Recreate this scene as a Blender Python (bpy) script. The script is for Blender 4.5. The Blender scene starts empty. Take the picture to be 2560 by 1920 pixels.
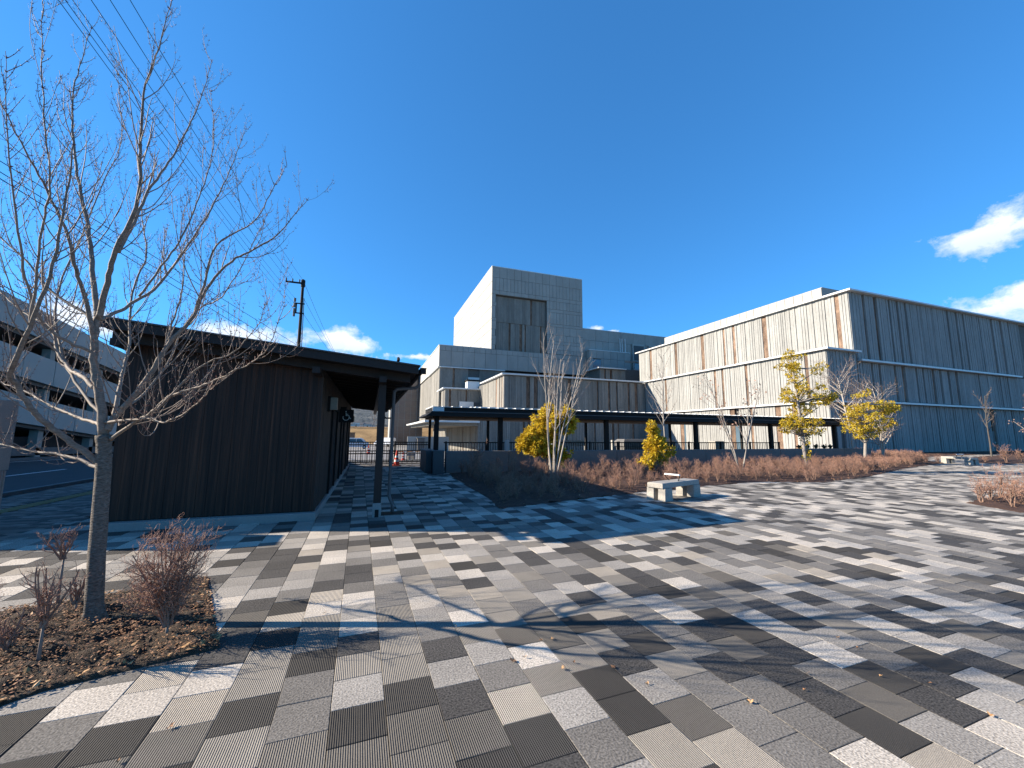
import bpy, bmesh, math, random
import numpy as np
from mathutils import Vector, Matrix, noise
random.seed(7)
R = random.Random(11)
sc = bpy.context.scene
col = sc.collection
PI = math.pi
rad = math.radians

# ---------------------------------------------------------------- camera
EYE = 1.6
FPX = 991.0
CX, CY = 1280.0, 960.0
AX = np.array([0.94219995, 0.04948313, 0.33137695])     # world X in lens axes (right, down, forward)
AY = np.array([-0.33496007, 0.11605659, 0.93505755])
AZ = np.array([0.0078111, -0.99200922, 0.12592338])
RM = np.array([AX, AY, AZ])
cam_d = bpy.data.cameras.new('camera')
cam = bpy.data.objects.new('camera', cam_d)
col.objects.link(cam)
rt, dn, fw = RM[:, 0], RM[:, 1], RM[:, 2]
cam.matrix_world = Matrix(((rt[0], -dn[0], -fw[0], 0), (rt[1], -dn[1], -fw[1], 0), (rt[2], -dn[2], -fw[2], EYE), (0, 0, 0, 1)))
cam_d.sensor_width = 36
cam_d.lens = FPX / 2560 * 36
cam_d.clip_end = 6000
cam_d.clip_start = 0.05
sc.camera = cam

# ---------------------------------------------------------------- light
SUN_EL, SUN_AZ = rad(25.0), rad(18.5)     # azimuth measured from -X towards +Y
SUN_DIR = Vector((-math.cos(SUN_EL) * math.cos(SUN_AZ), math.cos(SUN_EL) * math.sin(SUN_AZ), math.sin(SUN_EL)))
sd = bpy.data.lights.new('sun', 'SUN')
sd.energy = 5.0
sd.angle = rad(0.42)
sd.color = (1.0, 0.88, 0.72)
so = bpy.data.objects.new('sun', sd)
col.objects.link(so)
so.rotation_euler = SUN_DIR.to_track_quat('Z', 'Y').to_euler()
so.location = (-20, 10, 30)
sc.view_settings.view_transform = 'Standard'
sc.view_settings.look = 'None'
sc.view_settings.gamma = 1
sc.view_settings.use_curve_mapping = False
sc.view_settings.exposure = 1.38
sc.render.resolution_x, sc.render.resolution_y = 1024, 768
sc.render.engine = 'CYCLES'
sc.cycles.max_bounces = 6
sc.cycles.diffuse_bounces = 3

def ray(px, py):
    d = RM @ np.array([px - CX, py - CY, FPX])
    return Vector(d).normalized()
DD = 2560 / 2212.0

W = bpy.data.worlds.new('World')
sc.world = W
W.use_nodes = True
nt = W.node_tree
nt.nodes.clear()
def N(t, kind, **kw):
    n = t.nodes.new(kind)
    for k, v in kw.items():
        setattr(n, k, v)
    return n
def math_n(t, op, a, b=None, clamp=False):
    n = t.nodes.new('ShaderNodeMath'); n.operation = op; n.use_clamp = clamp
    for i, v in enumerate((a, b)):
        if v is None: continue
        if isinstance(v, (int, float)): n.inputs[i].default_value = v
        else: t.links.new(v, n.inputs[i])
    return n.outputs[0]
def mix_n(t, f, a, b, mode='MIX'):
    n = t.nodes.new('ShaderNodeMix'); n.data_type = 'RGBA'; n.blend_type = mode
    for i, v in ((0, f), (6, a), (7, b)):
        if isinstance(v, (int, float)): n.inputs[i].default_value = v
        elif isinstance(v, tuple): n.inputs[i].default_value = (*v, 1) if len(v) == 3 else v
        else: t.links.new(v, n.inputs[i])
    return n.outputs[2]
sky = N(nt, 'ShaderNodeTexSky', sky_type='NISHITA')
sky.sun_disc = False
sky.sun_elevation = SUN_EL
sky.sun_rotation = rad(-71.5)
sky.altitude = 700
sky.air_density = 1.0
sky.dust_density = 0.3
sky.ozone_density = 2.2
tc = N(nt, 'ShaderNodeTexCoord')
hs = N(nt, 'ShaderNodeHueSaturation')
hs.inputs['Saturation'].default_value = 1.0
hs.inputs['Value'].default_value = 1.0
gm = N(nt, 'ShaderNodeGamma'); gm.inputs['Gamma'].default_value = 0.72
nt.links.new(sky.outputs[0], gm.inputs['Color'])
nt.links.new(mix_n(nt, 1.0, gm.outputs[0], (.46, 1.42, 2.40), 'MULTIPLY'), hs.inputs['Color'])
no = N(nt, 'ShaderNodeTexNoise'); no.inputs['Scale'].default_value = 13; no.inputs['Detail'].default_value = 9; no.inputs['Roughness'].default_value = 0.62
mp = N(nt, 'ShaderNodeMapping'); mp.inputs['Scale'].default_value = (1, 1, 1.35)
nt.links.new(tc.outputs['Generated'], mp.inputs[0]); nt.links.new(mp.outputs[0], no.inputs['Vector'])
sub = N(nt, 'ShaderNodeVectorMath', operation='NORMALIZE'); nt.links.new(tc.outputs['Generated'], sub.inputs[0])
dens = None
shade = None
# (centre in the sky as seen from the square, half width, half height in radians, wispiness)
CLOUDS = [((2145, 503), .080, .024, .5), ((2220, 480), .08, .034, .5), ((2235, 650), .12, .040, .5), ((2130, 672), .07, .016, .6), ((2420, 600), .12, .05, .6),
          ((735, 738), .062, .030, .40), ((655, 735), .07, .030, .45), ((770, 748), .045, .024, .4), ((520, 722), .11, .022, .5), ((700, 765), .12, .012, .8), ((150, 692), .09, .030, .5),
          ((1292, 709), .022, .009, .45), ((1318, 716), .02, .005, .6), ((400, 745), .12, .03, .6), ((900, 770), .05, .007, 1.0)]
for (cx_, cy_), hw, hh, wis in CLOUDS:
    c = ray(cx_ * DD, cy_ * DD)
    ri = c.cross(Vector((0, 0, 1))).normalized(); up = ri.cross(c)
    def dot(v):
        n = N(nt, 'ShaderNodeVectorMath', operation='DOT_PRODUCT'); n.inputs[1].default_value = v
        nt.links.new(sub.outputs[0], n.inputs[0]); return n.outputs['Value']
    a = math_n(nt, 'DIVIDE', dot(ri), hw); b = math_n(nt, 'DIVIDE', dot(up), hh)
    front = math_n(nt, 'GREATER_THAN', dot(c), 0.2)
    e = math_n(nt, 'SQRT', math_n(nt, 'ADD', math_n(nt, 'MULTIPLY', a, a), math_n(nt, 'MULTIPLY', b, b)))
    d = math_n(nt, 'SUBTRACT', 1.0, e)
    nn = math_n(nt, 'MULTIPLY', math_n(nt, 'SUBTRACT', no.outputs[0], 0.5), 3.4 * wis + 2.4)
    d = math_n(nt, 'MULTIPLY', math_n(nt, 'ADD', d, nn), 1.35, clamp=True)
    d = math_n(nt, 'MULTIPLY', d, front)
    s = math_n(nt, 'MULTIPLY', math_n(nt, 'ADD', math_n(nt, 'MULTIPLY', b, 0.4), 0.62, clamp=True), d)
    dens = d if dens is None else math_n(nt, 'MAXIMUM', dens, d)
    shade = s if shade is None else math_n(nt, 'MAXIMUM', shade, s)
cc = mix_n(nt, shade, (4.6, 5.6, 7.0), (8.6, 8.8, 9.0))
dens = math_n(nt, 'POWER', dens, 0.8)
fin = mix_n(nt, math_n(nt, 'MULTIPLY', dens, 0.88), hs.outputs[0], cc)
bg = N(nt, 'ShaderNodeBackground'); bg.inputs['Strength'].default_value = 0.0595
nt.links.new(fin, bg.inputs[0])
ow = N(nt, 'ShaderNodeOutputWorld'); nt.links.new(bg.outputs[0], ow.inputs[0])

# ---------------------------------------------------------------- helpers
def tag(o, label=None, cat=None, group=None, kind=None):
    if label: o['label'] = label
    if cat: o['category'] = cat
    if group: o['group'] = group
    if kind: o['kind'] = kind
    return o
def empty(name, loc=(0, 0, 0), label=None, cat=None, group=None, rz=0):
    o = bpy.data.objects.new(name, None); col.objects.link(o)
    o.location = loc; o.rotation_euler = (0, 0, rz); o.empty_display_size = 0.2
    return tag(o, label, cat, group)
def link(name, me, parent=None, loc=(0, 0, 0), rz=0):
    o = bpy.data.objects.new(name, me); col.objects.link(o)
    if parent: o.parent = parent
    o.location = loc; o.rotation_euler = (0, 0, rz)
    return o
class MB:
    def __init__(s):
        s.v = []; s.f = []; s.m = []
    def poly(s, pts, mi=0):
        n = len(s.v); s.v += [tuple(p) for p in pts]; s.f.append(tuple(range(n, n + len(pts)))); s.m.append(mi)
    def box(s, x0, x1, y0, y1, z0, z1, mi=0, bev=0.0):
        n = len(s.v)
        if bev <= 0:
            s.v += [(x0, y0, z0), (x1, y0, z0), (x1, y1, z0), (x0, y1, z0), (x0, y0, z1), (x1, y0, z1), (x1, y1, z1), (x0, y1, z1)]
            F = [(3, 2, 1, 0), (4, 5, 6, 7), (0, 1, 5, 4), (1, 2, 6, 5), (2, 3, 7, 6), (3, 0, 4, 7)]
            s.f += [tuple(n + i for i in f) for f in F]; s.m += [mi] * 6
        else:
            b = bev
            s.v += [(x0, y0, z0), (x1, y0, z0), (x1, y1, z0), (x0, y1, z0), (x0, y0, z1 - b), (x1, y0, z1 - b), (x1, y1, z1 - b), (x0, y1, z1 - b),
                    (x0 + b, y0 + b, z1), (x1 - b, y0 + b, z1), (x1 - b, y1 - b, z1), (x0 + b, y1 - b, z1)]
            F = [(3, 2, 1, 0), (0, 1, 5, 4), (1, 2, 6, 5), (2, 3, 7, 6), (3, 0, 4, 7), (4, 5, 9, 8), (5, 6, 10, 9), (6, 7, 11, 10), (7, 4, 8, 11), (8, 9, 10, 11)]
            s.f += [tuple(n + i for i in f) for f in F]; s.m += [mi] * len(F)
        return s
    def hexa(s, p, mi=0):      # 8 points, bottom 4 then top 4
        n = len(s.v); s.v += [tuple(q) for q in p]
        F = [(3, 2, 1, 0), (4, 5, 6, 7), (0, 1, 5, 4), (1, 2, 6, 5), (2, 3, 7, 6), (3, 0, 4, 7)]
        s.f += [tuple(n + i for i in f) for f in F]; s.m += [mi] * 6
        return s
    def tube(s, pts, rads, k=5, mi=0, cap=True):
        pts = [Vector(p) for p in pts]; n0 = len(s.v)
        if len(pts) < 2: return s
        t = (pts[1] - pts[0]).normalized()
        a = t.orthogonal().normalized()
        for i, p in enumerate(pts):
            if i < len(pts) - 1: tn = (pts[i + 1] - p)
            else: tn = p - pts[i - 1]
            if i > 0: tn = tn.normalized() + (p - pts[i - 1]).normalized()
            if tn.length < 1e-9: tn = t
            t = tn.normalized()
            a = a - t * a.dot(t)
            if a.length < 1e-6: a = t.orthogonal()
            a.normalize(); b = t.cross(a); r = rads[i] if hasattr(rads, '__len__') else rads
            for j in range(k):
                an = 2 * PI * j / k
                q = p + (a * math.cos(an) + b * math.sin(an)) * r
                s.v.append((q.x, q.y, q.z))
        for i in range(len(pts) - 1):
            for j in range(k):
                j2 = (j + 1) % k
                s.f.append((n0 + i * k + j, n0 + i * k + j2, n0 + (i + 1) * k + j2, n0 + (i + 1) * k + j)); s.m.append(mi)
        if cap:
            s.f.append(tuple(n0 + j for j in range(k))[::-1]); s.m.append(mi)
            s.f.append(tuple(n0 + (len(pts) - 1) * k + j for j in range(k))); s.m.append(mi)
        return s
    def cyl(s, x, y, z0, z1, r, k=12, r2=None, mi=0):
        return s.tube([(x, y, z0), (x, y, z1)], [r, r if r2 is None else r2], k, mi)
    def mesh(s, name, mats, off=(0, 0, 0), smooth=False):
        me = bpy.data.meshes.new(name)
        v = np.array(s.v, dtype=float).reshape(-1, 3) - np.array(off)
        me.from_pydata(v.tolist(), [], s.f)
        for m in (mats if isinstance(mats, (list, tuple)) else [mats]): me.materials.append(m)
        if any(s.m): me.polygons.foreach_set('material_index', s.m)
        if smooth: me.polygons.foreach_set('use_smooth', [True] * len(s.f))
        me.update()
        return me
    def build(s, name, mats, parent=None, smooth=False):
        off = (0, 0, 0)
        if parent is not None:
            off = tuple(world_loc(parent))
        return link(name, s.mesh(name, mats, off, smooth), parent)
def world_loc(o):
    l = Vector(o.location)
    while o.parent is not None:
        o = o.parent; l = l + Vector(o.location)
    return l
def thing(name, mb, mats, loc, label, cat, group=None, smooth=False):
    o = link(name, mb.mesh(name, mats, loc, smooth), None, loc)
    return tag(o, label, cat, group)

# ---------------------------------------------------------------- materials
def material(name, base, rough=0.8, var=0.25, vscale=3.0, stretch=(1, 1, 1), fine=0.15, fscale=60.0, bump=0.3, bdist=0.01, metal=0.0, tint=None, rnd=0.0, spec=0.3, trans=0.0, island=0.0, col2=None, wave=None):
    base = tuple(c * .8 for c in base)
    col2 = tuple(c * .8 for c in col2) if col2 is not None else None
    m = bpy.data.materials.new(name); m.use_nodes = True
    t = m.node_tree; p = t.nodes['Principled BSDF']
    p.inputs['Roughness'].default_value = rough; p.inputs['Metallic'].default_value = metal
    p.inputs['Specular IOR Level'].default_value = spec
    g = N(t, 'ShaderNodeNewGeometry')
    mpn = N(t, 'ShaderNodeMapping'); mpn.inputs['Scale'].default_value = stretch
    t.links.new(g.outputs['Position'], mpn.inputs[0])
    n1 = N(t, 'ShaderNodeTexNoise'); n1.inputs['Scale'].default_value = vscale; n1.inputs['Detail'].default_value = 6; n1.inputs['Roughness'].default_value = .6
    n2 = N(t, 'ShaderNodeTexNoise'); n2.inputs['Scale'].default_value = fscale; n2.inputs['Detail'].default_value = 3
    t.links.new(mpn.outputs[0], n1.inputs['Vector']); t.links.new(mpn.outputs[0], n2.inputs['Vector'])
    a = math_n(t, 'ADD', math_n(t, 'MULTIPLY', math_n(t, 'SUBTRACT', n1.outputs[0], .5), var * 3.2), 1.0)
    b = math_n(t, 'MULTIPLY', math_n(t, 'SUBTRACT', n2.outputs[0], .5), fine * 3.2)
    v = math_n(t, 'ADD', a, b)
    if rnd:
        oi = N(t, 'ShaderNodeObjectInfo')
        v = math_n(t, 'MULTIPLY', v, math_n(t, 'ADD', math_n(t, 'MULTIPLY', oi.outputs['Random'], rnd), 1 - rnd / 2))
    if island:
        v = math_n(t, 'MULTIPLY', v, math_n(t, 'ADD', math_n(t, 'MULTIPLY', g.outputs['Random Per Island'], island), 1 - island / 2))
    v = math_n(t, 'MAXIMUM', v, 0.05)
    hsv = N(t, 'ShaderNodeHueSaturation'); t.links.new(v, hsv.inputs['Value'])
    src = base
    if col2 is not None:
        f = g.outputs['Random Per Island'] if island else n1.outputs[0]
        if not island:
            f = math_n(t, 'MULTIPLY', math_n(t, 'SUBTRACT', f, 0.35), 3.0, clamp=True)
        src = mix_n(t, f, base, col2)
        t.links.new(src, hsv.inputs['Color'])
    else:
        hsv.inputs['Color'].default_value = (*base, 1)
    t.links.new(hsv.outputs[0], p.inputs['Base Color'])
    h = math_n(t, 'ADD', n2.outputs[0], math_n(t, 'MULTIPLY', n1.outputs[0], 0.6))
    if wave:
        ax, pitch, amp, ang = wave
        sp = N(t, 'ShaderNodeSeparateXYZ'); mr = N(t, 'ShaderNodeMapping'); mr.inputs['Rotation'].default_value = (0, 0, ang)
        t.links.new(g.outputs['Position'], mr.inputs[0]); t.links.new(mr.outputs[0], sp.inputs[0])
        w = math_n(t, 'SINE', math_n(t, 'MULTIPLY', sp.outputs[ax], 2 * PI / pitch))
        h = math_n(t, 'ADD', math_n(t, 'MULTIPLY', h, 0.35), math_n(t, 'MULTIPLY', w, amp))
        # grooves get a darker tone than the ribs
        groove_tone = math_n(t, 'ADD', math_n(t, 'MULTIPLY', math_n(t, 'ADD', w, 0.2, clamp=True), 0.35), 0.72)
        v2 = math_n(t, 'MULTIPLY', v, groove_tone); t.links.new(v2, hsv.inputs['Value'])
    if bump:
        bn = N(t, 'ShaderNodeBump'); bn.inputs['Strength'].default_value = bump; bn.inputs['Distance'].default_value = bdist
        t.links.new(h, bn.inputs['Height']); t.links.new(bn.outputs[0], p.inputs['Normal'])
    if trans:
        tr = N(t, 'ShaderNodeBsdfTranslucent'); ms = N(t, 'ShaderNodeMixShader'); ms.inputs[0].default_value = trans
        t.links.new(hsv.outputs[0], tr.inputs[0]); t.links.new(p.outputs[0], ms.inputs[1]); t.links.new(tr.outputs[0], ms.inputs[2])
        t.links.new(ms.outputs[0], t.nodes['Material Output'].inputs[0])
    return m
PAVE_ROT = rad(1.3)
M = {}
tones = {'cream': (.51, .455, .385), 'light': (.325, .298, .262), 'mid': (.18, .165, .146), 'dark': (.068, .063, .058)}
for k, c in tones.items():
    M['tile_' + k] = material('paver_' + k, c, .9, .22, 1.6, fine=.8 if k != 'dark' else 1.3, fscale=85, bump=.6, bdist=.006, rnd=.26, spec=.25)
    M['rib_' + k] = material('ribbed_paver_' + k, c, .85, .22, 1.6, fine=.36, fscale=130, bump=1.0, bdist=.0045, rnd=.26, spec=.25, wave=(0, .0115, 1.0, -PAVE_ROT))
for k, c in {'brown_a': (.20, .155, .13), 'brown_b': (.13, .10, .088), 'brown_c': (.27, .22, .19)}.items():
    M[k] = material('block_' + k, c, .9, .12, 5, fine=.3, fscale=200, bump=.6, bdist=.003)
M['bedding'] = material('joint_sand', (.05, .048, .045), .95)
M['tactile'] = material('tactile_yellow', (.26, .18, .07), .8, .15)
M['asphalt'] = material('asphalt', (.055, .056, .06), .9, .15, 1.5, fine=.5, fscale=150, bump=.5, bdist=.004)
M['lot'] = material('lot_asphalt', (.26, .25, .24), .9, .15, .8, fine=.3, fscale=80)
M['paint'] = material('road_paint', (.75, .75, .73), .7, .1)
M['kerb'] = material('kerb_stone', (.16, .155, .15), .85, .2)
M['soil'] = material('soil', (.075, .052, .036), .95, .5, 8, fine=.6, fscale=120, bump=1.0, bdist=.03)
M['soil2'] = material('mulch', (.10, .055, .04), .95, .5, 5, fine=.6, fscale=90, bump=1.0, bdist=.04)
M['litter'] = material('leaf_litter', (.42, .22, .10), .8, .2, 6, fine=.2, island=1.2, bump=.2, col2=(.20, .10, .06))
M['litter_gold'] = material('leaf_gold', (.62, .33, .12), .7, .2, 6, island=.9, bump=.2, col2=(.48, .30, .17))
M['grass_dry'] = material('dry_grass', (.40, .25, .11), .95, .5, .25, (1, 1, 3), fine=.4, fscale=3, bump=.3, bdist=.2)
M['ground'] = material('ground', (.22, .20, .16), .95, .3, .1)
M['hill'] = material('hazy_hill_forest', (.055, .075, .085), .95, .5, .03, fine=.5, fscale=.15, bump=1, bdist=6, col2=(.10, .105, .10))  # bluish cast puts distance haze into the forest colour
M['hill_far'] = material('far_ridge', (.10, .16, .26), .95, .2, .01, fine=.1)  # blue of the distant air painted into the ridge colour
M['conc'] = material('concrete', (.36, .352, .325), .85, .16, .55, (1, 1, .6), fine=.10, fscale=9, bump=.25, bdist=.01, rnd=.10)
M['conc_pale_lit'] = material('concrete_pale_lit', (.42, .41, .38), .85, .12, .9, (1, 1, .5), fine=.10, fscale=8, bump=.25, bdist=.01, rnd=.10)  # pale concrete; also the brighter copy for sunlit sides of the halls
M['board'] = material('board_marked_concrete', (.325, .325, .31), .88, .19, 1.3, (1, 1, .35), fine=.14, fscale=9, bump=.5, bdist=.012, rnd=.16)
M['board2'] = material('weathered_board_concrete', (.27, .257, .23), .88, .2, 1.6, (1, 1, .3), fine=.2, fscale=12, bump=.3, bdist=.01, rnd=.3)
M['conc_dk'] = material('grey_low_wall', (.17, .17, .165), .85, .16, 1.5, fine=.15, fscale=30, bump=.2)
M['joint'] = material('joint_shadow_gap', (.13, .128, .12), .9)
M['rust'] = material('weathering_strip', (.125, .08, .056), .8, .35, 3, (1, 1, .3), fine=.5, fscale=20, bump=.4, bdist=.01, rnd=.5, col2=(.24, .16, .11))
M['slot'] = material('dark_slot', (.035, .028, .025), .8, .2)
M['ledge'] = material('cornice_metal', (.70, .71, .70), .45, .08, 2, fine=.05, bump=.05, spec=.5)
M['glass'] = None
def glass(name, c, rough=.08, spec=.8):
    m = material(name, c, rough, .25, .6, fine=.0, bump=.0, spec=spec); return m
M['glass'] = glass('brown_glass', (.16, .10, .07), .3)
M['window'] = glass('window_glass', (.10, .15, .19), .12)
M['mullion'] = material('mullion', (.30, .29, .27), .5, .05)
M['wood'] = material('charred_wood', (.012, .008, .0065), .6, .8, 2.2, (9, 9, .22), fine=.45, fscale=6, bump=.6, bdist=.004, rnd=.4, spec=.3, col2=(.05, .022, .012))
M['wood_side'] = material('dark_cedar', (.040, .030, .024), .7, .3, 3, (6, 6, .3), fine=.3, fscale=10, bump=.6, bdist=.005, rnd=.3)
M['wood_beam'] = material('stained_beam', (.022, .017, .015), .6, .25, 3, (1, 1, 1), fine=.3, fscale=30, bump=.4, bdist=.003)
M['wood_dark'] = material('soffit_wood', (.012, .009, .008), .8, .3, 3, (1, 8, 1), fine=.3)
M['soffit'] = material('walkway_soffit', (.20, .13, .09), .8, .2, 2, (1, 5, 1))
M['roof'] = material('roof_metal', (.05, .05, .052), .45, .1, 2, spec=.5)
M['dkmetal'] = material('dark_steel', (.02, .0185, .0175), .7, .1, 5, fine=.1, bump=.05, spec=.15)
M['slate'] = material('blue_grey_steel', (.10, .105, .11), .6, .08, 3, fine=.05, bump=.05, spec=.2)
M['pipe'] = material('downpipe', (.12, .11, .11), .5, .1)
M['black'] = material('black', (.012, .012, .013), .8, .1)
M['white'] = material('white_paint', (.78, .78, .76), .5, .04)
M['red'] = material('cone_red', (.62, .05, .03), .5, .05)
M['orange'] = material('lamp_orange', (.75, .28, .05), .5, .05)
M['sheet'] = material('plastic_sheet', (.8, .79, .76), .5, .03, trans=.6)
M['inkred'] = material('sign_ink', (.5, .18, .14), .7, .05)
M['plinth'] = material('plinth_concrete', (.30, .29, .275), .9, .12, 2)
M['lampglass'] = material('lamp_glass', (.28, .28, .24), .3, .05)
M['stone'] = material('bench_granite', (.38, .355, .315), .85, .15, 4, fine=.4, fscale=50, bump=.6, bdist=.006)
M['pink'] = material('pink_stone', (.50, .35, .30), .8, .1, 3, fine=.15, fscale=60)
M['bark'] = material('birchy_bark', (.215, .185, .155), .9, .45, 9, (1, 1, 3.5), fine=.8, fscale=40, bump=1.0, bdist=.014, col2=(.10, .08, .065))
M['branch'] = material('young_branch', (.25, .20, .16), .75, .2, 8, fine=.25, fscale=60, bump=.5, bdist=.002)
M['bark_young'] = material('smooth_bark', (.22, .175, .14), .8, .3, 8, (1, 1, 2.5), fine=.5, fscale=40, bump=.7, bdist=.006)
M['twig'] = material('twig', (.24, .175, .14), .7, .2, 8, fine=.1, bump=0)
M['bud'] = material('bud', (.16, .06, .045), .7, .2, 8, bump=0)
M['pale_bark'] = material('pale_bark', (.42, .37, .32), .85, .25, 4, (1, 1, 2), fine=.3, fscale=30, bump=.6, bdist=.006)
M['grey_bark'] = material('grey_bark', (.30, .27, .24), .85, .25, 4, (1, 1, 2), fine=.3, fscale=30, bump=.6, bdist=.006)
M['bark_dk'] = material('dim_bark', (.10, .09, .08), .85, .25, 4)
M['shrub'] = material('shrub_stem', (.34, .225, .165), .8, .2, 8, island=.6, bump=0, col2=(.17, .10, .075))
M['shrub_tip'] = material('shrub_tip', (.46, .21, .14), .75, .2, 8, island=.7, bump=0, col2=(.32, .20, .145))
M['leaf_y'] = material('yellowing_leaf', (.85, .52, .035), .55, .2, 3, fine=.1, island=.9, bump=0, trans=.35, col2=(.55, .46, .04))
M['leaf_g'] = material('olive_leaf', (.85, .54, .035), .55, .2, 3, fine=.1, island=1.0, bump=0, trans=.35, col2=(.40, .35, .035))
M['leaf_brown'] = material('dead_leaf', (.36, .22, .17), .8, .2, 3, island=.7, bump=0)
M['agave'] = material('agave_leaf', (.05, .09, .055), .6, .2, 4)
M['carwhite'] = material('car_white', (.72, .74, .78), .25, .02, 2, fine=0, bump=0, spec=.6)
M['carglass'] = material('car_glass', (.02, .03, .035), .08, .02, 2, fine=0, bump=0, spec=.9)
M['tyre'] = material('tyre', (.02, .02, .02), .85)
M['panel_w'] = material('carpark_panel', (.42, .42, .395), .8, .08, .6, fine=.04, bump=.1, rnd=.08)
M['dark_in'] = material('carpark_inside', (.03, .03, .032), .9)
M['red_house'] = material('house_wall', (.72, .70, .66), .8)

# ---------------------------------------------------------------- terrain and roads
def ground_z(x, y):
    s = -max(0.0, y - 24) * 0.0225
    s = max(s, -1.3)
    return s * min(1.0, max(0.0, (48 - x) / 6))
mb = MB()
xs = [-900, -300, -100, -60, -30, -20, -10, 0, 10, 20, 30, 40, 42, 44, 46, 60, 90, 200, 500, 900]
ys = [-300, -60, -20, 0, 22, 24, 30, 40, 50, 60, 70, 81.8, 95, 118, 150, 300, 700, 1300, 2600]
for i in range(len(xs)):
    for j in range(len(ys)):
        mb.v.append((xs[i], ys[j], ground_z(xs[i], ys[j]) - 0.06))
for i in range(len(xs) - 1):
    for j in range(len(ys) - 1):
        a = i * len(ys) + j
        mb.f.append((a, a + len(ys), a + len(ys) + 1, a + 1)); mb.m.append(0)
tag(mb.build('ground', M['ground']), kind='structure')
mb = MB()
ly = [21.6, 24, 30, 40, 50, 60, 70, 81.8, 118]
for j in range(len(ly) - 1):
    y0, y1 = ly[j], ly[j + 1]
    mb.poly([(-7.5, y0, ground_z(0, y0) - .012), (42.4 if y0 < 54 else 14, y0, ground_z(0 if y0 < 59 else 0, y0) - .012), (42.4 if y0 < 54 else 14, y1, ground_z(0, y1) - .012), (-7.5, y1, ground_z(0, y1) - .012)])
tag(mb.build('service_yard', M['lot']), kind='structure')
def rz(y): return -max(0.0, y - 24) * 0.0225 if y < 82 else -1.3
mb = MB()
for y0, y1 in ((-60, 0), (0, 24), (24, 50), (50, 82), (82, 160)):
    mb.poly([(-20, y0, rz(y0) - .02), (-8.45, y0, rz(y0) - .02), (-8.45, y1, rz(y1) - .02), (-20, y1, rz(y1) - .02)])
road = tag(mb.build('road', M['asphalt']), kind='structure')
for k, (y0, y1) in enumerate(((-20, -12), (-4, 4), (12.5, 22.5), (31, 39))):
    mb = MB()
    for a, b in ((y0, min(y1, 24)), (max(24, y0), y1)):
        if b > a: mb.poly([(-12.17, a, rz(a) - .014), (-12.03, a, rz(a) - .014), (-12.03, b, rz(b) - .014), (-12.17, b, rz(b) - .014)])
    mb.build('lane_line', M['paint'], road)
mb = MB()
for y0, y1 in ((-60, 24), (24, 82)):
    mb.hexa([(-19.0, y0, rz(y0) - .1), (-18.9, y0, rz(y0) - .1), (-18.9, y1, rz(y1) - .1), (-19.0, y1, rz(y1) - .1), (-19.0, y0, rz(y0) - .013), (-18.9, y0, rz(y0) - .013), (-18.9, y1, rz(y1) - .013), (-19.0, y1, rz(y1) - .013)])
mb.build('edge_line', M['paint'], road)
kerb = tag(empty('kerb'), kind='structure')
y = -12.0
while y < 60:
    mb = MB()
    za, zb = rz(y), rz(y + .98)
    mb.hexa([(-8.46, y, za - .1), (-8.28, y, za - .1), (-8.28, y + .985, zb - .1), (-8.46, y + .985, zb - .1), (-8.44, y, za + .09), (-8.28, y, za + .09), (-8.28, y + .985, zb + .09), (-8.44, y + .985, zb + .09)])
    mb.build('kerb_stone', M['kerb'], kerb); y += 1.0
kerb2 = MB()
for y0, y1 in ((-30, 24), (24, 82)):
    kerb2.hexa([(-20.4, y0, rz(y0) - .1), (-20, y0, rz(y0) - .1), (-20, y1, rz(y1) - .1), (-20.4, y1, rz(y1) - .1), (-20.4, y0, rz(y0) + .14), (-20, y0, rz(y0) + .14), (-20, y1, rz(y1) + .14), (-20.4, y1, rz(y1) + .14)])
kerb2.build('far_kerb', M['kerb'], kerb)
# dry grass bank, hills
def strip(name, mat, y0, prof, x0, x1, n, amp=0, seed=0, freq=.004):
    mb = MB(); k = len(prof)
    for i in range(n + 1):
        x = x0 + (x1 - x0) * i / n
        for j, (dy, z) in enumerate(prof):
            h = 1 + amp * (noise.fractal(Vector((x * freq + seed, dy * freq, seed)), 1.0, 2.0, 5))
            mb.v.append((x, y0 + dy, z * h if j else z))
    for i in range(n):
        for j in range(k - 1):
            a = i * k + j; mb.f.append((a, a + k, a + k + 1, a + 1)); mb.m.append(0)
    return tag(mb.build(name, mat, smooth=True), kind='structure')
strip('grass_bank', M['grass_dry'], 117, [(0, -1.35), (4, -.2), (9, 2.2), (11.5, 3.35), (16, 3.6), (60, 3.7)], -120, 60, 60, .05, 3, .05)
strip('hill', M['hill'], 520, [(0, 0), (150, 12), (350, 42), (520, 62), (640, 74), (760, 78), (1000, 60)], -1500, 1500, 120, .45, 5, .0035)
strip('far_ridge', M['hill_far'], 2200, [(0, 0), (200, 95), (400, 150), (600, 170)], -2400, 2400, 80, .45, 9, .002)

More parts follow.
